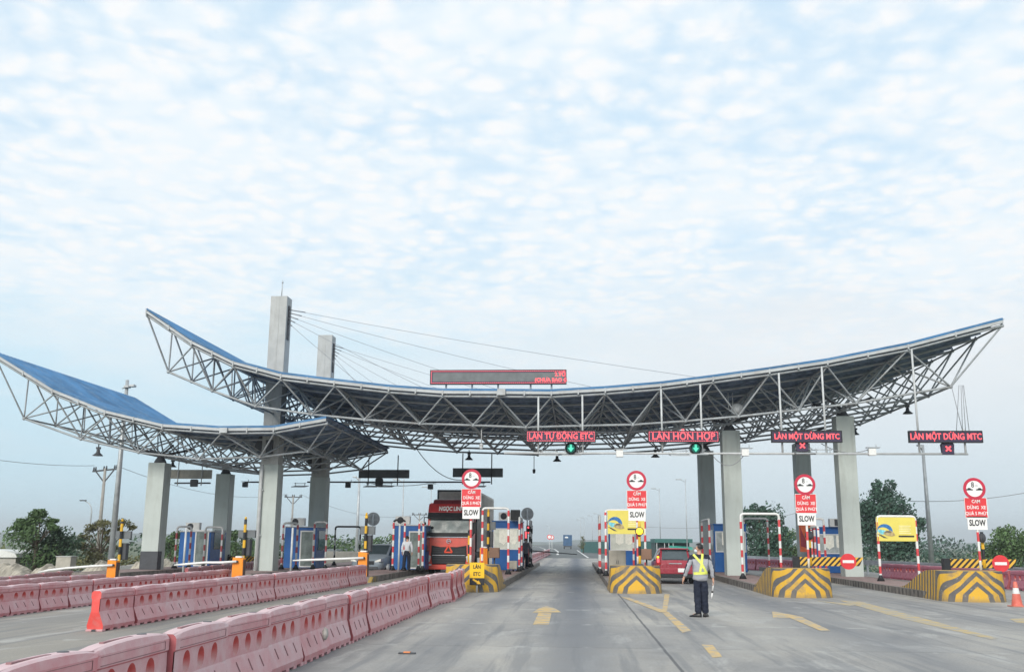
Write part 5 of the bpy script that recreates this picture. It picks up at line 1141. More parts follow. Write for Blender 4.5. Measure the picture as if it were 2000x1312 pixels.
def bushline(label, p0, p1, h0, lm, n, size, seed, zb=-1., name='treeline', depth=6, kind='stuff'):
    rr = random.Random(seed); b = MB(); p0, p1 = Vector((*p0, zb)), Vector((*p1, zb))
    L_ = (p1 - p0).length; k = max(3, int(L_ / (h0 * .8)))
    for i in range(k):
        t = (i + rr.random()) / k; c = p0.lerp(p1, t); hh_ = h0 * (.65 + .55 * abs(mnoise.noise(Vector((t * k * .35, seed, 0)))) + .25 * rr.random())
        c += Vector((0, rr.uniform(0, depth), 0)); leaves(b, c + Vector((0, 0, hh_ * .5)), (h0 * .75, h0 * .6, hh_ * .5), n, size, rr, .35)
    return tag(b.build(name, lm), label, None, kind=kind)
bushline('dark far treeline along the left horizon', (-75, 130), (-20, 128), 5.2, LG2, 240, .6, 21, -2.0)
bushline('far treeline behind the white car', (-38, 112), (-15, 108), 4.3, LG1, 300, .45, 22, -1.5)
bushline('scrub along the left edge', (-48, 74), (-28, 76), 1.9, LG3, 240, .28, 23, -1.2, 'undergrowth', 3)
bushline('scrub behind the left booths', (-28, 82), (-10, 86), 1.9, LG2, 240, .3, 29, -.8, 'undergrowth', 3)
bushline('low green scrub beyond the guardrail on the right', (20.5, 46), (30, 75), 1.7, LG1, 260, .28, 24, -1.6, 'undergrowth', 3)
bushline('dark hedge of trees along the right field edge', (40, 150), (110, 150), 5.0, LG4, 260, .6, 25, -3.2)
bushline('far treeline behind the right field', (90, 330), (330, 330), 9, LG4, 200, 1.3, 26, -3)
bushline('far treeline left of the road end', (-170, 420), (-20, 430), 5, LG2, 60, 1.2, 27, -3)
bushline('scrub in front of the big trees on the right', (26, 82), (50, 88), 1.8, LG3, 240, .3, 28, -2.4, 'undergrowth', 4)
# white earth mounds and low buildings on the left
SOIL = mat('pale_soil', (.42, .39, .33), .95, var=.2, vs=1.2, dirt=((.25, .22, .17), 1.5, .6), bump=.4)
def mound(name, px0, px1, D, h_, label, m=SOIL, seed=1, zb=-.1):
    x0, x1 = X(px0, D), X(px1, D); b = MB(); nx_, ny_ = 40, 12; vs = []
    for j in range(ny_ + 1):
        for i in range(nx_ + 1):
            u, v_ = i / nx_, j / ny_; e = (math.sin(math.pi * u) * math.sin(math.pi * v_)) ** .4
            z = zb + h_ * e * (.7 + .6 * mnoise.noise(Vector((u * 9 + seed, v_ * 3, seed))) + .3 * mnoise.noise(Vector((u * 30, v_ * 9, seed)))); vs.append((x0 + (x1 - x0) * u, D + 3 * v_, z - 1.3 * (1 - e)))
    b.add(vs, [(j * (nx_ + 1) + i, j * (nx_ + 1) + i + 1, (j + 1) * (nx_ + 1) + i + 1, (j + 1) * (nx_ + 1) + i) for j in range(ny_) for i in range(nx_)], 0, False); return tag(b.build(name, m), label, 'mound', kind='thing')
mound('soil_mound', -60, 50, 56, .45, 'pale earth heap at the left edge below the white roof', seed=1); mound('soil_mound', 40, 108, 57, .3, 'pale broken earth heap under the drooping white arm', seed=2); mound('soil_mound', 235, 345, 64, .8, 'long pale earth heap either side of the dark-footed pillar', seed=3); mound('soil_mound', 140, 225, 60, .5, 'grey rubble heap between the concrete block and the orange gate box', seed=5)
mound('soil_mound', 1640, 1780, 84, 1.3, 'ochre earth heap below the big dark trees on the right', mat('ochre_soil', (.38, .30, .20), .95, var=.3), 4, -2.4)
mound('grass_slope', -120, 40, 100, 4.0, 'grassy slope behind the white roof at the left edge', mat('slope_grass', (.13, .15, .07), .95, var=.3, vs=.6), 6, -2)
o = thing('white_shed', 'low shed with a curved white roof at the left edge', 'shed', (X(5, 62), 62, -.3)); p = at(5, 1080, 62)
b = MB(); b.prism([(-3, 0), (1.0, 0), (1.0, p.z + .05), (-3, p.z + .05)], 0, 3); b.build('wall', mat('shed_wall', (.42, .40, .37), .8), o); b = MB(); b.prism([(-3.2, p.z + .05), (1.15, p.z + .05), (1.0, p.z + .3), (.2, p.z + .5), (-3.2, p.z + .55)], -.15, 3.1); b.build('roof', WHITE, o)
o = thing('concrete_block', 'plain beige concrete block standing behind the drooping white arm', 'concrete block', (X(127, 57), 57, 0)); b = MB(); b.box(-.45, .45, 0, .7, 0, at(127, 1087, 57).z); b.build('block', mat('block_beige', (.42, .40, .35), .8, dirt=((.3, .28, .24), 2, .5)), o, bevel=.03); b = MB(); b.box(-.48, .48, -.03, .73, at(127, 1087, 57).z, at(127, 1087, 57).z + .05); b.build('capping', TCON, o)
# far concrete wall beyond white car
b = MB(); p0 = at(560, 1107, 72); p1 = at(735, 1095, 72); b.box(p0.x, p1.x, 72, 72.3, 0, .95); tag(b.build('low_wall', mat('wall_pale', (.46, .44, .39), .85, dirt=((.3, .28, .24), 1, .5)), bevel=.02), 'long pale low wall behind the white car', 'wall', kind='thing')
# ------------------------------------------------------------------ far shed, fence, truck beyond the lane
DS = 118; p0, p1 = at(1280, 1083, DS), at(1346, 1052, DS); GRN = mat('shed_green', (.035, .13, .12), .6)
o = thing('green_shed', 'dark green flat-roofed shed beyond the red car', 'shed', ((p0.x + p1.x) / 2, DS, 0))
b = MB(); b.box(p0.x, p1.x, DS, DS + 6, -.05, p1.z - .45); b.build('wall', mat('shed_dark', (.035, .07, .07), .6), o, world=True); b = MB(); b.box(p0.x - .1, p1.x + .3, DS - .8, DS + 6.2, p1.z - .45, p1.z); b.build('roof', GRN, o, world=True)
b = MB(); [b.box(p0.x + k, p0.x + k + .08, DS - .7, DS - .6, -.05, p1.z - .5) for k in (.1, 1.0, 1.5, 2.0)]; b.build('posts', LGREY, o, world=True)
b = MB(); b.add([(p0.x + 1.5, DS - 2.2, p1.z - 1.25), (p1.x + .2, DS - 2.2, p1.z - 1.2), (p1.x + .2, DS - .5, p1.z - .9), (p0.x + 1.5, DS - .5, p1.z - .75)], [(0, 1, 2, 3)]); b.build('awning', mat('awning_green', (.04, .32, .25), .6), o, world=True)
a_, c_ = at(1135, 1076, 190), at(1190, 1077, 165); b = MB(); b.bar((a_.x, 190, .9), (c_.x, 165, 1.0), .15, 2.0); b.bar((c_.x, 165, 1.0), (X(1282, 140), 140, 1.0), .15, 2.0); tag(b.build('green_fence', GRN), 'long dark green fence beyond the lane left of the green shed', 'fence', kind='thing')
p = at(1139, 1065, 170); tree('small_shrub', 'small dry shrub at the left end of the green fence', 1139, 168, 0, [(1139, 1062, .5, 1.3), (1140, 1052, .35, 1.3), (1136, 1069, .6, .8)], LG3, .08, .2, 160, 31, cat='shrub')
DT = 285; p0, p1 = at(1100, 1068, DT), at(1117, 1044, DT); o = thing('cargo_truck', 'far blue box truck driving away on the road beyond the booth lane', 'truck', ((p0.x + p1.x) / 2, DT, 0)); TB = mat('truck_blue', (.03, .09, .19), .5, var=.25, vs=1)
b = MB(); b.box(p0.x, p1.x, DT, DT + 8, .9, p1.z); b.build('cargo_box', TB, o, world=True, bevel=.04); b = MB(); b.box(p0.x + .5, p0.x + 1.4, DT - .03, DT, p1.z - .9, p1.z - .5); b.build('white_label', WHITE, o, world=True)
for s in (p0.x + .3, p1.x - .3): b = MB(); b.lathe((s - .15, DT + .6, .5), [(.48, 0), (.5, .05), (.5, .25), (.48, .3)], 14, axis='X'); b.build('wheel', RUB, o, world=True)
b = MB(); b.box(p0.x + .1, p1.x - .1, DT - .05, DT + .1, .5, .9); b.build('bumper', DKG, o, world=True)
# small round signs on the far median
for (px, py, D, lab) in ((1073, 1048, 150, 'small red-rimmed round sign at the far end of the barriers, front one'), (1078, 1049, 165, 'small red-rimmed round sign at the far end of the barriers, hind one')):
    p = at(px, py, D); o = thing('round_sign', lab, 'road sign', (p.x, D, 0), 0, 'far round signs'); b = MB(); b.lathe((p.x, D, p.z), [(.36, 0), (.36, .03)], 20, axis='Y', smooth=False); b.lathe((p.x, D - .01, p.z), [(.25, 0), (.25, .01)], 20, 1, axis='Y', smooth=False); b.build('disc', [SIGNR, SIGNW], o, world=True); b = MB(); b.tube([(p.x, D + .08, 0), (p.x, D + .08, p.z)], .05, 6); b.build('post', LGREY, o, world=True)
# ------------------------------------------------------------------ big red truck
TR = mat('truck_red', (.84, .11, .075), .35, var=.08, vs=1.5, spec=.5, dirt=((.30, .13, .10), 2, .35)); TRD = mat('truck_maroon', (.20, .02, .03), .35); CHR = mat('chrome', (.65, .66, .67), .2, metal=.9); TG = mat('windscreen', (.20, .25, .25), .35, spec=.5, var=.3, vs=1.5)
DTK = 54.0; tx = (X(833, DTK, 1050) + X(921, DTK, 1050)) / 2; o = thing('semi_truck', 'red lorry with a grey container waiting in the lane left of the SLOW sign', 'lorry', (tx, DTK, 0)); W = 1.22
b = MB(); prof = [(0.0, .35), (-.06, .5), (-.08, 1.0), (-.02, 1.75), (.0, 1.95), (.22, 3.0), (.30, 3.1), (.22, 3.35), (.45, 3.72), (.9, 3.82), (2.2, 3.82), (2.2, .8), (1.9, .6), (1.9, .35)]
b.prism(prof, -W, W, 0, 'X'); b.build('cab', TR, o, bevel=.07, bseg=3)
b = MB(); b.add([(-W + .10, .045, 2.18), (W - .10, .045, 2.18), (W - .16, .19, 2.92), (-W + .16, .19, 2.92)], [(0, 1, 2, 3)]); b.build('windscreen', TG, o); b.v and None
b = MB(); b.prism([(-.06, 1.98), (.02, 2.18), (.06, 2.18), (.04, 1.96)], -W + .1, W - .1, 0, 'X'); b.build('lower_screen_band', BLK, o)
b = MB(); b.prism([(-.12, 2.95), (.02, 2.90), (.26, 3.22), (.10, 3.28)], -W + .02, W - .02, 0, 'X'); b.build('sun_visor', BLK, o, bevel=.03)
b = MB(); b.prism([(.04, 3.26), (.16, 3.26), (.42, 3.72), (.34, 3.76)], -W + .04, W - .04, 0, 'X'); b.build('roof_panel', mat('truck_crimson', (.42, .035, .04), .4), o, bevel=.03)
b = MB(); b.prism([(.42, 3.72), (.9, 3.80), (1.3, 4.05), (.8, 3.98)], -W + .22, W - .25, 0, 'X'); b.build('roof_deflector', TRD, o, bevel=.05)
b = MB(); b.text('NGỌC LINH', 0.08, .04, 3.47, .31, 0, .80, .014, .006)
for v_ in b.v: v_.y = .06 + (v_.z - 3.26) * .56 - .045 + (v_.y - .04)
b.build('name_lettering', SIGNW, o)
b = MB(); b.prism([(-W + .34, .50), (W - .30, .50), (W - .22, 1.0), (W - .26, 1.50), (.45, 1.42), (-.45, 1.42), (-W + .30, 1.50), (-W + .26, 1.0)], -.115, -.05); b.build('grille', BLK, o, bevel=.02)
b = MB(); [b.box(-W + .34, W - .30, -.135, -.116, z, z + .045) for z in (.60, .72, .84, 1.10, 1.20, 1.30)]; b.build('grille_slats', DKG, o)
b = MB(); b.box(-W + .34, W - .30, -.15, -.12, .96, .995); b.box(-W + .14, W - .14, -.07, -.03, 1.925, 1.965); b.build('chrome_trim', CHR, o)
b = MB(); n = 24
for k in range(n):
    a = 2 * math.pi * k / n; a2 = 2 * math.pi * (k + .8) / n
    if k not in (19, 20): b.bar((.11 * math.cos(a), -.12, 1.72 + .10 * math.sin(a)), (.11 * math.cos(a2), -.12, 1.72 + .10 * math.sin(a2)), .04, .035)
b.bar((-.08, -.12, 1.72), (.10, -.12, 1.74), .03, .035); b.build('badge', CHR, o)
b = MB()
for (a, c) in (((-.21, 1.14), (.21, 1.14)), ((.21, 1.14), (0, 1.50)), ((0, 1.50), (-.21, 1.14))): b.bar((a[0], -.17, a[1]), (c[0], -.17, c[1]), .03, .075)
b.build('warning_triangle', mat('triangle_red', (.8, .10, .05), .4, emit=(.8, .08, .03), es=.12), o)
for s in (-1, 1):
    b = MB(); b.prism([(s * (W - .00), .66), (s * (W - .20), .62), (s * (W - .27), .92), (s * (W - .02), 1.06)][::s], -.13, .02); b.build('headlight', mat('headlight', (.75, .74, .70), .15, spec=.8), o, bevel=.02)
    b = MB(); b.box(min(s * (W - .3), s * (W - .06)), max(s * (W - .3), s * (W - .06)), -.12, -.06, .44, .50); b.build('fog_light', SIGNW, o)
    b = MB(); b.tube([(s * W, .2, 3.0), (s * (W + .16), -.05, 3.0), (s * (W + .18), -.05, 2.2), (s * W, .15, 2.0)], .03, 6); mo = b.build('mirror_arm', BLK, o)
    b = MB(); b.box(min(s * (W + .07), s * (W + .30)), max(s * (W + .07), s * (W + .30)), -.08, .1, 2.15, 2.75); b.build('mirror', BLK, o, bevel=.04)
    for y in (1.0, 3.5, 8.5, 9.7, 10.9):
        b = MB(); b.lathe((s * (W - .02) - (.3 if s > 0 else 0), y, .5), [(.30, 0), (.5, .02), (.5, .28), (.30, .3)], 20, axis='X'); b.build('wheel', RUB, o)
b = MB(); b.box(-W + .02, W - .02, -.10, .5, .22, .46); b.build('bumper', TR, o, bevel=.05)
b = MB(); b.box(-.9, .9, 2.2, 12, .75, 1.1); b.build('chassis', DKG, o)
GCON = mat('container_grey', (.52, .50, .47), .6, var=.12, dirt=((.2, .16, .13), 2, .5))
b = MB(); b.box(-1.08, 1.22, 2.9, 14.5, 1.15, 4.62)
for k in range(38):
    y = 3.1 + k * .3; b.box(1.22, 1.245, y, y + .14, 1.3, 4.5); b.box(-1.105, -1.08, y, y + .14, 1.3, 4.5)
for k in range(9): b.box(-.95 + k * .24, -.84 + k * .24, 2.87, 2.9, 1.3, 4.5)
ct = b.build('container', GCON, o); ct.location.x = .62 * 0
b = MB(); b.box(-1.10, 1.24, 2.86, 2.95, 4.54, 4.65); b.box(-1.10, -1.01, 2.86, 2.95, 1.15, 4.54); b.box(1.15, 1.24, 2.86, 2.95, 1.15, 4.54); b.build('container_frame', DKG, o)
b = MB(); b.lathe((-.95, .05, 2.45), [(.07, 0), (.08, .02)], 12, axis='Y'); b.build('dash_item', BLK, o)
# ------------------------------------------------------------------ cars
def car(name, label, x, y, rz, paint, st, W, face='rear', cat='car'):
    """st: stations (y, z_bottom, z_belt, z_roof, half width, half roof width, kind) from nose to tail"""
    o = thing(name, label, cat, (x, y, 0), rz); bd, gl = MB(), MB()
    def sec(s):
        yy, zb, zl, zr, w_, wr = s[:6]; return [Vector((q, yy, z)) for q, z in ((0, zb), (w_ * .90, zb), (w_ * .99, zb + .14), (w_, (zb + zl) / 2), (w_ * .975, zl), (wr, zr - .07), (wr * .86, zr - .012), (0, zr))]
    S = [sec(s) for s in st]
    for i in range(len(st) - 1):
        for k in range(7):
            for sg in (1, -1):
                q = [S[i][k], S[i + 1][k], S[i + 1][k + 1], S[i][k + 1]]; q = [Vector((p.x * sg, p.y, p.z)) for p in q]
                if sg > 0: q = q[::-1]
                kd = st[i][6]; isg = (k == 4 and kd in ('w', 'f', 'r')) or (k == 6 and kd in ('f', 'r')) 
                (gl if isg else bd).add(q, [(0, 1, 2, 3)], 0, True)
    for s, e in ((S[0], 0), (S[-1], 1)):
        pl = [Vector((p.x, p.y, p.z)) for p in s] + [Vector((-p.x, p.y, p.z)) for p in s[-2:0:-1]]; bd.add(pl if not e else pl[::-1], [tuple(range(len(pl)))])
    bd.build('body', paint, o, weld=True, bevel=.0); gl.build('windows', GLASS, o, weld=True)
    return o
def wheels(o, W, ys_, r=.31):
    for s in (-1, 1):
        for y in ys_:
            b = MB(); b.lathe((s * (W - .1) - .1, y, r), [(r * .65, 0), (r, .03), (r, .17), (r * .65, .2)], 20, axis='X'); wo_ = b.build('wheel', RUB, o); b = MB(); b.lathe((s * (W + .0) - .11 + (.0), y, r), [(r * .6, 0), (r * .62, .01 + .2)], 16, axis='X'); b.build('rim', GREY, wo_)
CR = mat('car_red', (.29, .028, .045), .3, var=.06, spec=.6, dirt=((.3, .12, .12), 2, .3))
# red hatchback, tail towards us (tail at y=0, nose at +3.6)
st = [(.0, .42, .78, .84, .74, .60, 'b'), (.02, .30, .80, .86, .79, .62, 'b'), (.10, .28, .92, 1.0, .82, .66, 'r'), (.42, .28, .95, 1.46, .83, .60, 'w'), (.8, .28, .95, 1.50, .83, .60, 'w'), (1.7, .28, .94, 1.51, .83, .61, 'w'), (2.2, .28, .92, 1.46, .83, .60, 'f'), (2.85, .28, .90, .97, .82, .68, 'b'), (3.4, .28, .80, .84, .78, .66, 'b'), (3.6, .35, .62, .66, .68, .55, 'b')]
rx = (X(1288, 43) + X(1345, 43)) / 2; o = car('red_hatchback', 'red hatchback braking in the lane behind the guard', rx + .05, 43.2, 0, CR, st, .83)
wheels(o, .83, (.6, 2.95), .29)
for s in (-1, 1):
    b = MB(); b.prism([(s * .60, .80), (s * .80, .80), (s * .82, 1.02), (s * .76, 1.22), (s * .68, 1.20), (s * .66, 1.0)][::s], -.03, .16); tl = b.build('tail_light', mat('tail_dark_red', (.30, .02, .02), .2), o, bevel=.01)
    b = MB(); b.box(min(s * .68, s * .78), max(s * .68, s * .78), -.045, -.032, .90, 1.06); b.build('tail_lens', LED if s < 0 else mat('tail_dark_red', (.3, .02, .02), .2), o)
    if s < 0: b = MB(); b.box(-.78, -.69, -.045, -.032, 1.08, 1.16); b.build('indicator_lens', AMB, o)
    b = MB(); b.box(min(s * .84, s * 1.0), max(s * .84, s * 1.0), 2.15, 2.3, .95, 1.08); b.build('mirror', CR if s > 0 else BLK, o, bevel=.03)
b = MB(); b.box(-.78, .78, -.05, .1, .26, .42); b.build('bumper_lower', BLK, o, bevel=.02); b = MB(); b.box(-.79, .79, -.06, .08, .42, .66); b.build('bumper', CR, o, bevel=.03)
b = MB(); b.box(.10, .44, -.075, -.062, .50, .66); b.build('number_plate', SIGNW, o); b = MB(); b.box(-.28, .28, -.02, .0, .84, .875); b.build('trim', CHR, o); b = MB(); b.box(-.62, .62, .30, .42, 1.44, 1.49); b.build('spoiler', CR, o, bevel=.02)
b = MB(); b.box(-.5, .35, .10, .16, 1.02, 1.035); b.build('wiper', BLK, o)
# pale car facing us, left lane
CW = mat('car_silver', (.20, .24, .28), .35, var=.02, vs=.3, spec=.5)
st = [(.0, .35, .60, .66, .72, .58, 'b'), (.10, .22, .72, .78, .84, .70, 'b'), (.5, .2, .84, .90, .90, .74, 'b'), (1.15, .2, .95, 1.02, .91, .78, 'f'), (1.85, .2, .98, 1.50, .91, .66, 'w'), (2.6, .2, .98, 1.56, .91, .68, 'w'), (3.5, .2, .98, 1.50, .90, .66, 'r'), (4.1, .22, .98, 1.08, .88, .70, 'b'), (4.45, .3, .8, .9, .8, .66, 'b')]
wx = (X(683, 52) + X(762, 52)) / 2; o = car('silver_car', 'silver car facing us behind the orange gate box', wx - .15, 51.8, -.22, CW, st, .9)
wheels(o, .9, (.85, 3.55), .33)
for s in (-1, 1):
    b = MB(); b.prism([(s * .52, .62), (s * .86, .66), (s * .86, .80), (s * .55, .70)][::s], -.0, .3); b.build('headlight', mat('headlight', (.75, .74, .70), .15, spec=.8), o, bevel=.01)
    b = MB(); b.box(min(s * .93, s * 1.1), max(s * .93, s * 1.1), 1.5, 1.62, 1.0, 1.12); b.build('mirror', CW, o, bevel=.03)
b = MB(); b.box(-.48, .48, -.03, .1, .50, .68); b.build('grille', BLK, o, bevel=.01); b = MB(); b.box(-.7, .7, -.02, .1, .26, .40); b.build('lower_grille', DKG, o, bevel=.01); b = MB(); b.box(-.2, .2, -.05, -.031, .42, .49); b.build('number_plate', SIGNW, o)
# ------------------------------------------------------------------ people
def skin(name, chains, mats, parent, ysc=1., sub=3, smooth=True, zsplit=None, pick=None):
    """chains: list of lists of (x,y,z,r); equal coordinates are welded"""
    idx, vs, es, rs = {}, [], [], []
    for ch in chains:
        prev = None
        for (x, y, z, r) in ch:
            k = (round(x, 4), round(y, 4), round(z, 4))
            if k not in idx: idx[k] = len(vs); vs.append((x, y / ysc, z)); rs.append(r)
            if prev is not None and prev != idx[k]: es.append((prev, idx[k]))
            prev = idx[k]
    me = bpy.data.meshes.new(name); me.from_pydata(vs, es, []); ob = bpy.data.objects.new(name, me); col.objects.link(ob)
    md = ob.modifiers.new('skin', 'SKIN'); md.use_smooth_shade = True
    if not me.skin_vertices: me.skin_vertices.new()
    for i, sv in enumerate(me.skin_vertices[0].data): sv.radius = (rs[i], rs[i]); sv.use_root = (i == 0)
    ob.modifiers.new('sub', 'SUBSURF').levels = sub; ob.modifiers['sub'].render_levels = sub
    dg = bpy.context.evaluated_depsgraph_get(); m2 = bpy.data.meshes.new_from_object(ob.evaluated_get(dg)); bpy.data.objects.remove(ob); bpy.data.meshes.remove(me)
    for v_ in m2.vertices: v_.co.y *= ysc
    if name in ('jacket', 'shirt', 'trousers'):
        for v_ in m2.vertices:
            q = v_.co * 9; d = .012 * mnoise.noise(Vector((q.x, q.y, q.z * 1.8))) + .006 * mnoise.noise(v_.co * 27); v_.co += v_.normal * d
    m2.materials.clear(); mats = mats if isinstance(mats, (list, tuple)) else [mats]
    for m in mats: m2.materials.append(m)
    for p in m2.polygons:
        p.use_smooth = True
        if pick: p.material_index = pick(p.center, p.normal)
    o = bpy.data.objects.new(name, m2); col.objects.link(o); o.parent = parent; return o
SKIN = mat('skin', (.48, .28, .20), .55, var=.06); HAIR = mat('hair', (.012, .011, .012), .5, var=.2, vs=30); NAVY = mat('navy_cloth', (.012, .017, .034), .8, var=.2, vs=8); GCL = mat('grey_cloth', (.33, .34, .37), .85, var=.1, vs=9); SHOE = mat('shoe', (.015, .015, .017), .4)
HIV = mat('hi_vis_yellow', (.66, .70, .13), .5, var=.08, vs=8, emit=None); MASK = mat('mask', (.62, .68, .74), .7); WSH = mat('white_shirt', (.60, .62, .66), .8, var=.08, vs=9)
def hand(chains, w_, d, s=1., side=1):
    """palm and five fingers from wrist w_ towards d"""
    w_ = Vector(w_); d = Vector(d).normalized(); a = Vector((0, 1, 0)); a = (a - d * a.dot(d)).normalized(); nrm = d.cross(a) * side
    palm = w_ + d * .05; chains.append([(*w_, .026), (*palm, .030)])
    for k, (off, ln) in enumerate(((-.028, .062), (-.009, .074), (.010, .070), (.028, .055))):
        b0 = palm + d * .035 + a * off; m1 = b0 + d * ln * .5 + nrm * .010; m2 = b0 + d * ln * .92 + nrm * .034
        chains.append([(*palm, .030), (*b0, .0105), (*m1, .0095), (*m2, .008)])
    t0 = w_ + d * .025 - a * .022; t1 = t0 + d * .025 - a * .022 + nrm * .008; t2 = t1 + d * .03 - a * .004 + nrm * .016; chains.append([(*palm, .030), (*t1, .012), (*t2, .010)])
def person(label, loc, rz, P, cloth, H_=1.0, mask=True, vest=False):
    """P: joint positions"""
    o = thing('person', label, 'person', loc, rz); o.scale = (H_, H_, H_)
    hd = Vector(P['head']); look = Vector(P['look']).normalized()
    ch = [[(0, 0, .93, .095), (0, 0, 1.10, .09), (0, 0, 1.30, .105), (P['neck'][0], P['neck'][1], P['neck'][2], .055), (hd.x, hd.y, hd.z - .09, .058), (hd.x, hd.y, hd.z, .088), (hd.x, hd.y, hd.z + .07, .072)]]
    ch.append([(hd.x, hd.y, hd.z, .088), (*(hd + look * .045 - Vector((0, 0, .055))), .050)])
    for s, k in ((-1, 'l'), (1, 'r')):
        sh, el, wr = P['sh' + k], P['el' + k], P['wr' + k]; ch.append([(0, 0, 1.30, .105), (*sh, .050), (*el, .042), (*wr, .027)])
        hand(ch, wr, Vector(wr) - Vector(el), side=-s)
        hp_, kn, an = P['hp' + k], P['kn' + k], P['an' + k]; toe = P['toe' + k]; ch.append([(0, 0, .93, .095), (*hp_, .07), (*kn, .05), (*an, .040), (*toe, .035)])
    body = skin('person_body', ch, SKIN, o, .78)
    # the face: nose, eyes, ears
    up = Vector((0, 0, 1)); side = look.cross(up).normalized()
    b = MB(); q = hd + look * .098 - up * .012; b.sphere(q, .014, 0, 5, (1, 1, 1.5)); b.build('nose', SKIN, o)
    b = MB(); [b.sphere(hd + look * .078 + side * .032 * s + up * .012, .011, 0, 5) for s in (-1, 1)]; b.build('eyes', BLK, o)
    for s in (-1, 1): b = MB(); b.sphere(hd + side * .078 * s - up * .01, .026, 0, 6, (.5, .8, 1.1)); b.build('ear', SKIN, o)
    if not mask: b = MB(); b.sphere(hd + look * .083 - up * .055, .015, 0, 5, (1.2, 1.2, .35)); b.build('mouth', mat('lips', (.35, .13, .11), .6), o)
    # hair cap: covers crown and back of the head
    b = MB(); c = hd + up * .028 - look * .012; n = 14
    for i in range(n):
        for k in range(2 * n):
            th0, th1 = math.pi * .64 * i / n, math.pi * .64 * (i + 1) / n; a0, a1 = math.pi * k / n, math.pi * (k + 1) / n
            def pt(th, a):
                v_ = look * math.cos(a) * math.sin(th) + side * math.sin(a) * math.sin(th) + up * math.cos(th)
                r = .096 + .010 * mnoise.noise(v_ * 9); f = math.cos(a); lim = 1.0
                return c + Vector((v_.x * r, v_.y * r, v_.z * r * 1.02))
            if math.cos((a0 + a1) / 2) > .2 and (th0 + th1) / 2 > .95: continue
            b.add([pt(th0, a0), pt(th1, a0), pt(th1, a1), pt(th0, a1)], [(0, 1, 2, 3)], 0, True)
    b.build('hair', HAIR, o)
    if mask: b = MB(); b.sphere(hd + look * .058 - up * .052, .058, 0, 8, (1, 1, .8)); b.build('face_mask', MASK, o)
    # jacket
    j = [[(0, 0, .80, .195), (0, 0, .92, .195), (0, 0, 1.10, .188), (0, 0, 1.27, .188), (P['neck'][0] * .7, P['neck'][1] * .7, 1.40, .095), (P['neck'][0], P['neck'][1], 1.445, .066)]] if cloth['long'] else [[(0, 0, .89, .140), (0, 0, 1.02, .132), (0, 0, 1.15, .138), (0, 0, 1.29, .148), (P['neck'][0] * .7, P['neck'][1] * .7, 1.40, .085), (P['neck'][0], P['neck'][1], 1.44, .062)]]
    for k in 'lr':
        sh, el, wr = map(Vector, (P['sh' + k], P['el' + k], P['wr' + k])); j.append([(0, 0, 1.27 if cloth['long'] else 1.29, j[0][3][3]), (*sh, .078), (*sh.lerp(el, .5), .068), (*el, .062), (*el.lerp(wr, .6), .054), (*el.lerp(wr, .93), .047)])
    skin('jacket' if cloth['long'] else 'shirt', j, cloth['top'], o, .78, pick=cloth.get('pick'))
    # trousers
    t = [[(0, 0, 1.05, .118), (0, 0, .97, .124), (0, 0, .88, .135)]]
    for k in 'lr':
        hp_, kn, an = map(Vector, (P['hp' + k], P['kn' + k], P['an' + k])); t.append([(0, 0, .88, .135), (*(hp_ - Vector((0, 0, .06))), .115), (*hp_.lerp(kn, .55), .106), (*kn, .094), (*kn.lerp(an, .55), .09), (*(an + Vector((0, 0, -.01))), .084)])
    skin('trousers', t, cloth['leg'], o, .88)
    for k in 'lr':
        an, toe = Vector(P['an' + k]), Vector(P['toe' + k]); d = (toe - an); d.z = 0; d = d.normalized()
        b = MB(); h0 = Vector((an.x, an.y, .0)) - d * .07; pts = []
        sd = Vector((-d.y, d.x, 0))
        for z, s_ in ((0, 1.), (.03, 1.02), (.07, .8), (.10, .55)):
            for (f, w_) in ((0, .035), (.05, .044), (.16, .048), (.24, .040), (.285, .015), (.24, -.040), (.16, -.048), (.05, -.044), (0, -.035)):
                ff = f if z < .05 else min(f, .20 - (z - .05) * 1.6); pts.append(h0 + d * ff + sd * w_ * s_ + Vector((0, 0, z)))
        n = 9; b.add(pts, [(i * n + q, i * n + (q + 1) % n, (i + 1) * n + (q + 1) % n, (i + 1) * n + q) for i in range(3) for q in range(n)] + [tuple(range(n))[::-1], tuple(3 * n + q for q in range(n))], 0, True); b.build('shoe', SHOE, o)
    if vest:
        b = MB()
        def ring(pts, w_, th):
            for a, c in zip(pts, pts[1:]): b.bar(a, c, th, w_)
        def surf(x, z, back=True):
            from math import sqrt
            rx_, ry_ = .212, .170
            y = -ry_ * math.sqrt(max(0, 1 - (x / rx_) ** 2)); return Vector((x, y if back else -y, z))
        belt = [Vector((.212 * math.sin(2 * math.pi * k / 32), -.172 * math.cos(2 * math.pi * k / 32), 1.03)) for k in range(33)]; ring(belt, .055, .012)
        return o
    return o
gp_ = gr(1361, 1199)
P_ = dict(neck=(-.01, .0, 1.44), head=(-.015, .02, 1.575), look=(-1, .35, -.05), shl=(-.19, 0, 1.375), ell=(-.30, -.03, 1.12), wrl=(-.385, .02, .90), shr=(.19, 0, 1.375), elr=(.275, -.02, 1.11), wrr=(.30, .02, .87), hpl=(-.08, 0, .88), knl=(-.075, .02, .48), anl=(-.07, .0, .08), toel=(-.20, .05, .03), hpr=(.08, 0, .88), knr=(.085, .02, .48), anr=(.095, .07, .08), toer=(.15, .20, .03))
def pk(c, n): # navy yoke over the shoulders and outer sleeves, grey elsewhere
    if c.z > 1.325 + .02 * math.cos(c.x * 9): return 1
    if abs(c.x) > .19 and n.x * (1 if c.x > 0 else -1) > .55: return 1
    return 0
g1 = person('traffic guard with a yellow harness and a baton, standing on the road seen from behind', (gp_.x, 24.0, 0), .0, P_, dict(long=True, top=[GCL, NAVY], leg=NAVY, pick=pk), 1.0, True, False)
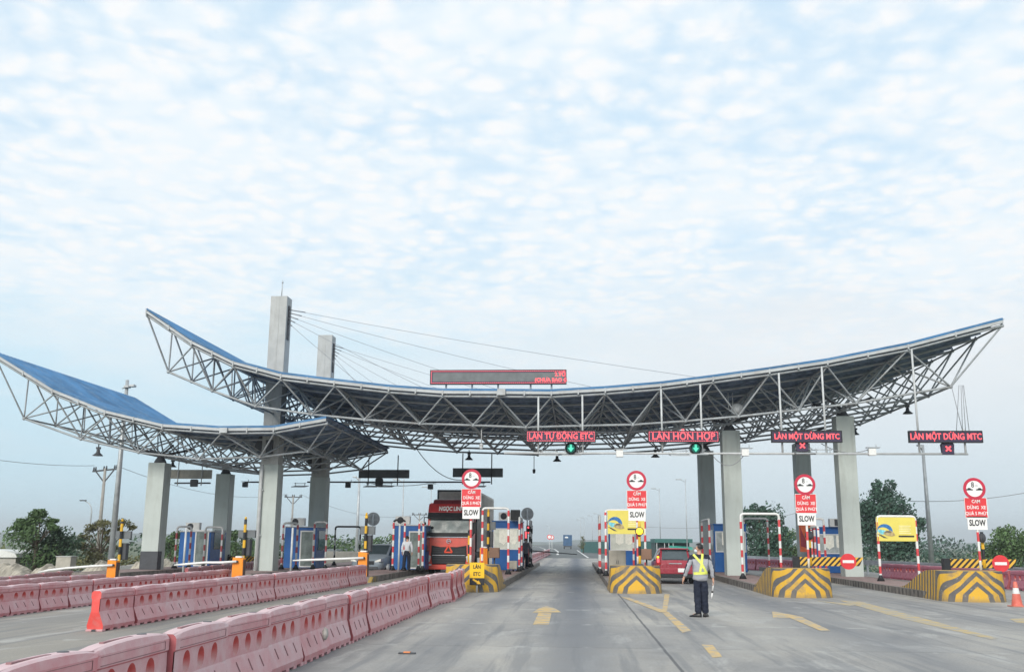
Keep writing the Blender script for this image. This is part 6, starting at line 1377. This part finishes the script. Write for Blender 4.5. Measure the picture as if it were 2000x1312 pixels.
# harness: wrap bands onto the jacket surface by ray casting against it
jk = [c for c in bpy.data.objects if c.parent == g1 and c.name.startswith('jacket')][0]
from mathutils.bvhtree import BVHTree
bv = BVHTree.FromPolygons([v_.co.copy() for v_ in jk.data.vertices], [tuple(p.vertices) for p in jk.data.polygons])
def wrap_band(pts, wd, yy):
    """pts: (x, z) path on the back (yy=-1) or chest (yy=+1)"""
    b = MB(); ax = [Vector((p[0], 0, p[1])) for p in pts]; out = []
    for i, p in enumerate(ax):
        t = (ax[min(i + 1, len(ax) - 1)] - ax[max(i - 1, 0)]).normalized(); n = Vector((-t.z, 0, t.x)); row_ = []
        for s in (-1, 0, 1):
            q = p + n * wd / 2 * s; h = bv.ray_cast(Vector((q.x, yy * 1., q.z)), Vector((0, -yy, 0))); y = h[0].y if h[0] else 0
            row_.append(Vector((q.x, y + yy * .010, q.z)))
        out.append(row_)
    for a, c in zip(out, out[1:]):
        for k in (0, 1): b.add([a[k], a[k + 1], c[k + 1], c[k]], [(0, 1, 2, 3)], 0, True)
    return b
def lerp_path(a, c, n=10): return [(a[0] + (c[0] - a[0]) * k / n, a[1] + (c[1] - a[1]) * k / n) for k in range(n + 1)]
hb = MB()
for yy in (-1, 1):
    for pts in (lerp_path((-.155, 1.44), (.03, 1.22)) + lerp_path((.03, 1.22), (.13, 1.02))[1:], lerp_path((.06, 1.46), (.025, 1.22)) + lerp_path((.025, 1.22), (-.025, 1.02))[1:]):
        if yy > 0: pts = [(x, z) for x, z in pts]
        q = wrap_band(pts, .055, yy); base = len(hb.v); hb.v += q.v; hb.f += [[base + i for i in f] for f in q.f]; hb.m += q.m; hb.sm += q.sm
    q = wrap_band(lerp_path((-.165, 1.00), (.165, 1.015), 16), .062, yy); base = len(hb.v); hb.v += q.v; hb.f += [[base + i for i in f] for f in q.f]; hb.m += q.m; hb.sm += q.sm
hb.build('harness', HIV, g1)
o = thing('baton', 'white and black traffic baton in the right hand of the guard', 'baton', (g1.location.x + .30, 24.04, .0)); b = MB(); a, c = Vector((.015, .0, .83)), Vector((-.045, .04, .42)); b.tube([a, a.lerp(c, .58)], .019, 10); b.tube([a.lerp(c, .66), c], .019, 10); b.build('tube', SIGNW, o); b = MB(); b.tube([a.lerp(c, .57), a.lerp(c, .67)], .021, 10); b.tube([a + (a - c) * .12, a], .016, 8); b.build('grip', BLK, o)
# man at the booth door, from behind
p = at(794, 1110, 50.3); P2_ = dict(neck=(0, 0, 1.44), head=(0, .02, 1.575), look=(.3, 1, -.1), shl=(-.18, 0, 1.37), ell=(-.25, .02, 1.12), wrl=(-.25, .06, .88), shr=(.18, 0, 1.37), elr=(.25, -.03, 1.12), wrr=(.25, .04, .88), hpl=(-.09, 0, .88), knl=(-.13, 0, .48), anl=(-.15, -.02, .08), toel=(-.16, .12, .03), hpr=(.09, 0, .88), knr=(.10, .03, .48), anr=(.10, .05, .08), toer=(.14, .19, .03))
person('man in a pale shirt and dark trousers seen from behind at the booth door', (p.x, 50.3, .24), 0, P2_, dict(long=False, top=WSH, leg=NAVY), 1.02, False)
p = at(1026, 1100, 57.5); P3_ = dict(P2_); P3_.update(look=(-.25, -1, -.15), head=(0, -.03, 1.565), wrl=(-.14, -.16, 1.0), ell=(-.26, -.02, 1.12))
person('masked person in a grey jacket waiting beside the booth by the toll lane', (p.x, 57.5, .24), 0, P3_, dict(long=True, top=mat('dim_grey_cloth', (.16, .17, .19), .85), leg=NAVY), 1.0, True)
# ------------------------------------------------------------------ haze
hzb = MB(); hzb.box(-4500, 4500, -40, 5000, -5, 70); hm_ = bpy.data.materials.new('haze'); hm_.use_nodes = True; t = hm_.node_tree; t.nodes.clear(); vo_ = N(t, 'ShaderNodeVolumePrincipled'); vo_.inputs['Color'].default_value = (.88, .93, .97, 1); vo_.inputs['Density'].default_value = .0004; vo_.inputs['Anisotropy'].default_value = .2
ou = N(t, 'ShaderNodeOutputMaterial'); L(t, vo_.outputs[0], ou.inputs['Volume']); tag(hzb.build('haze', hm_), kind='stuff')
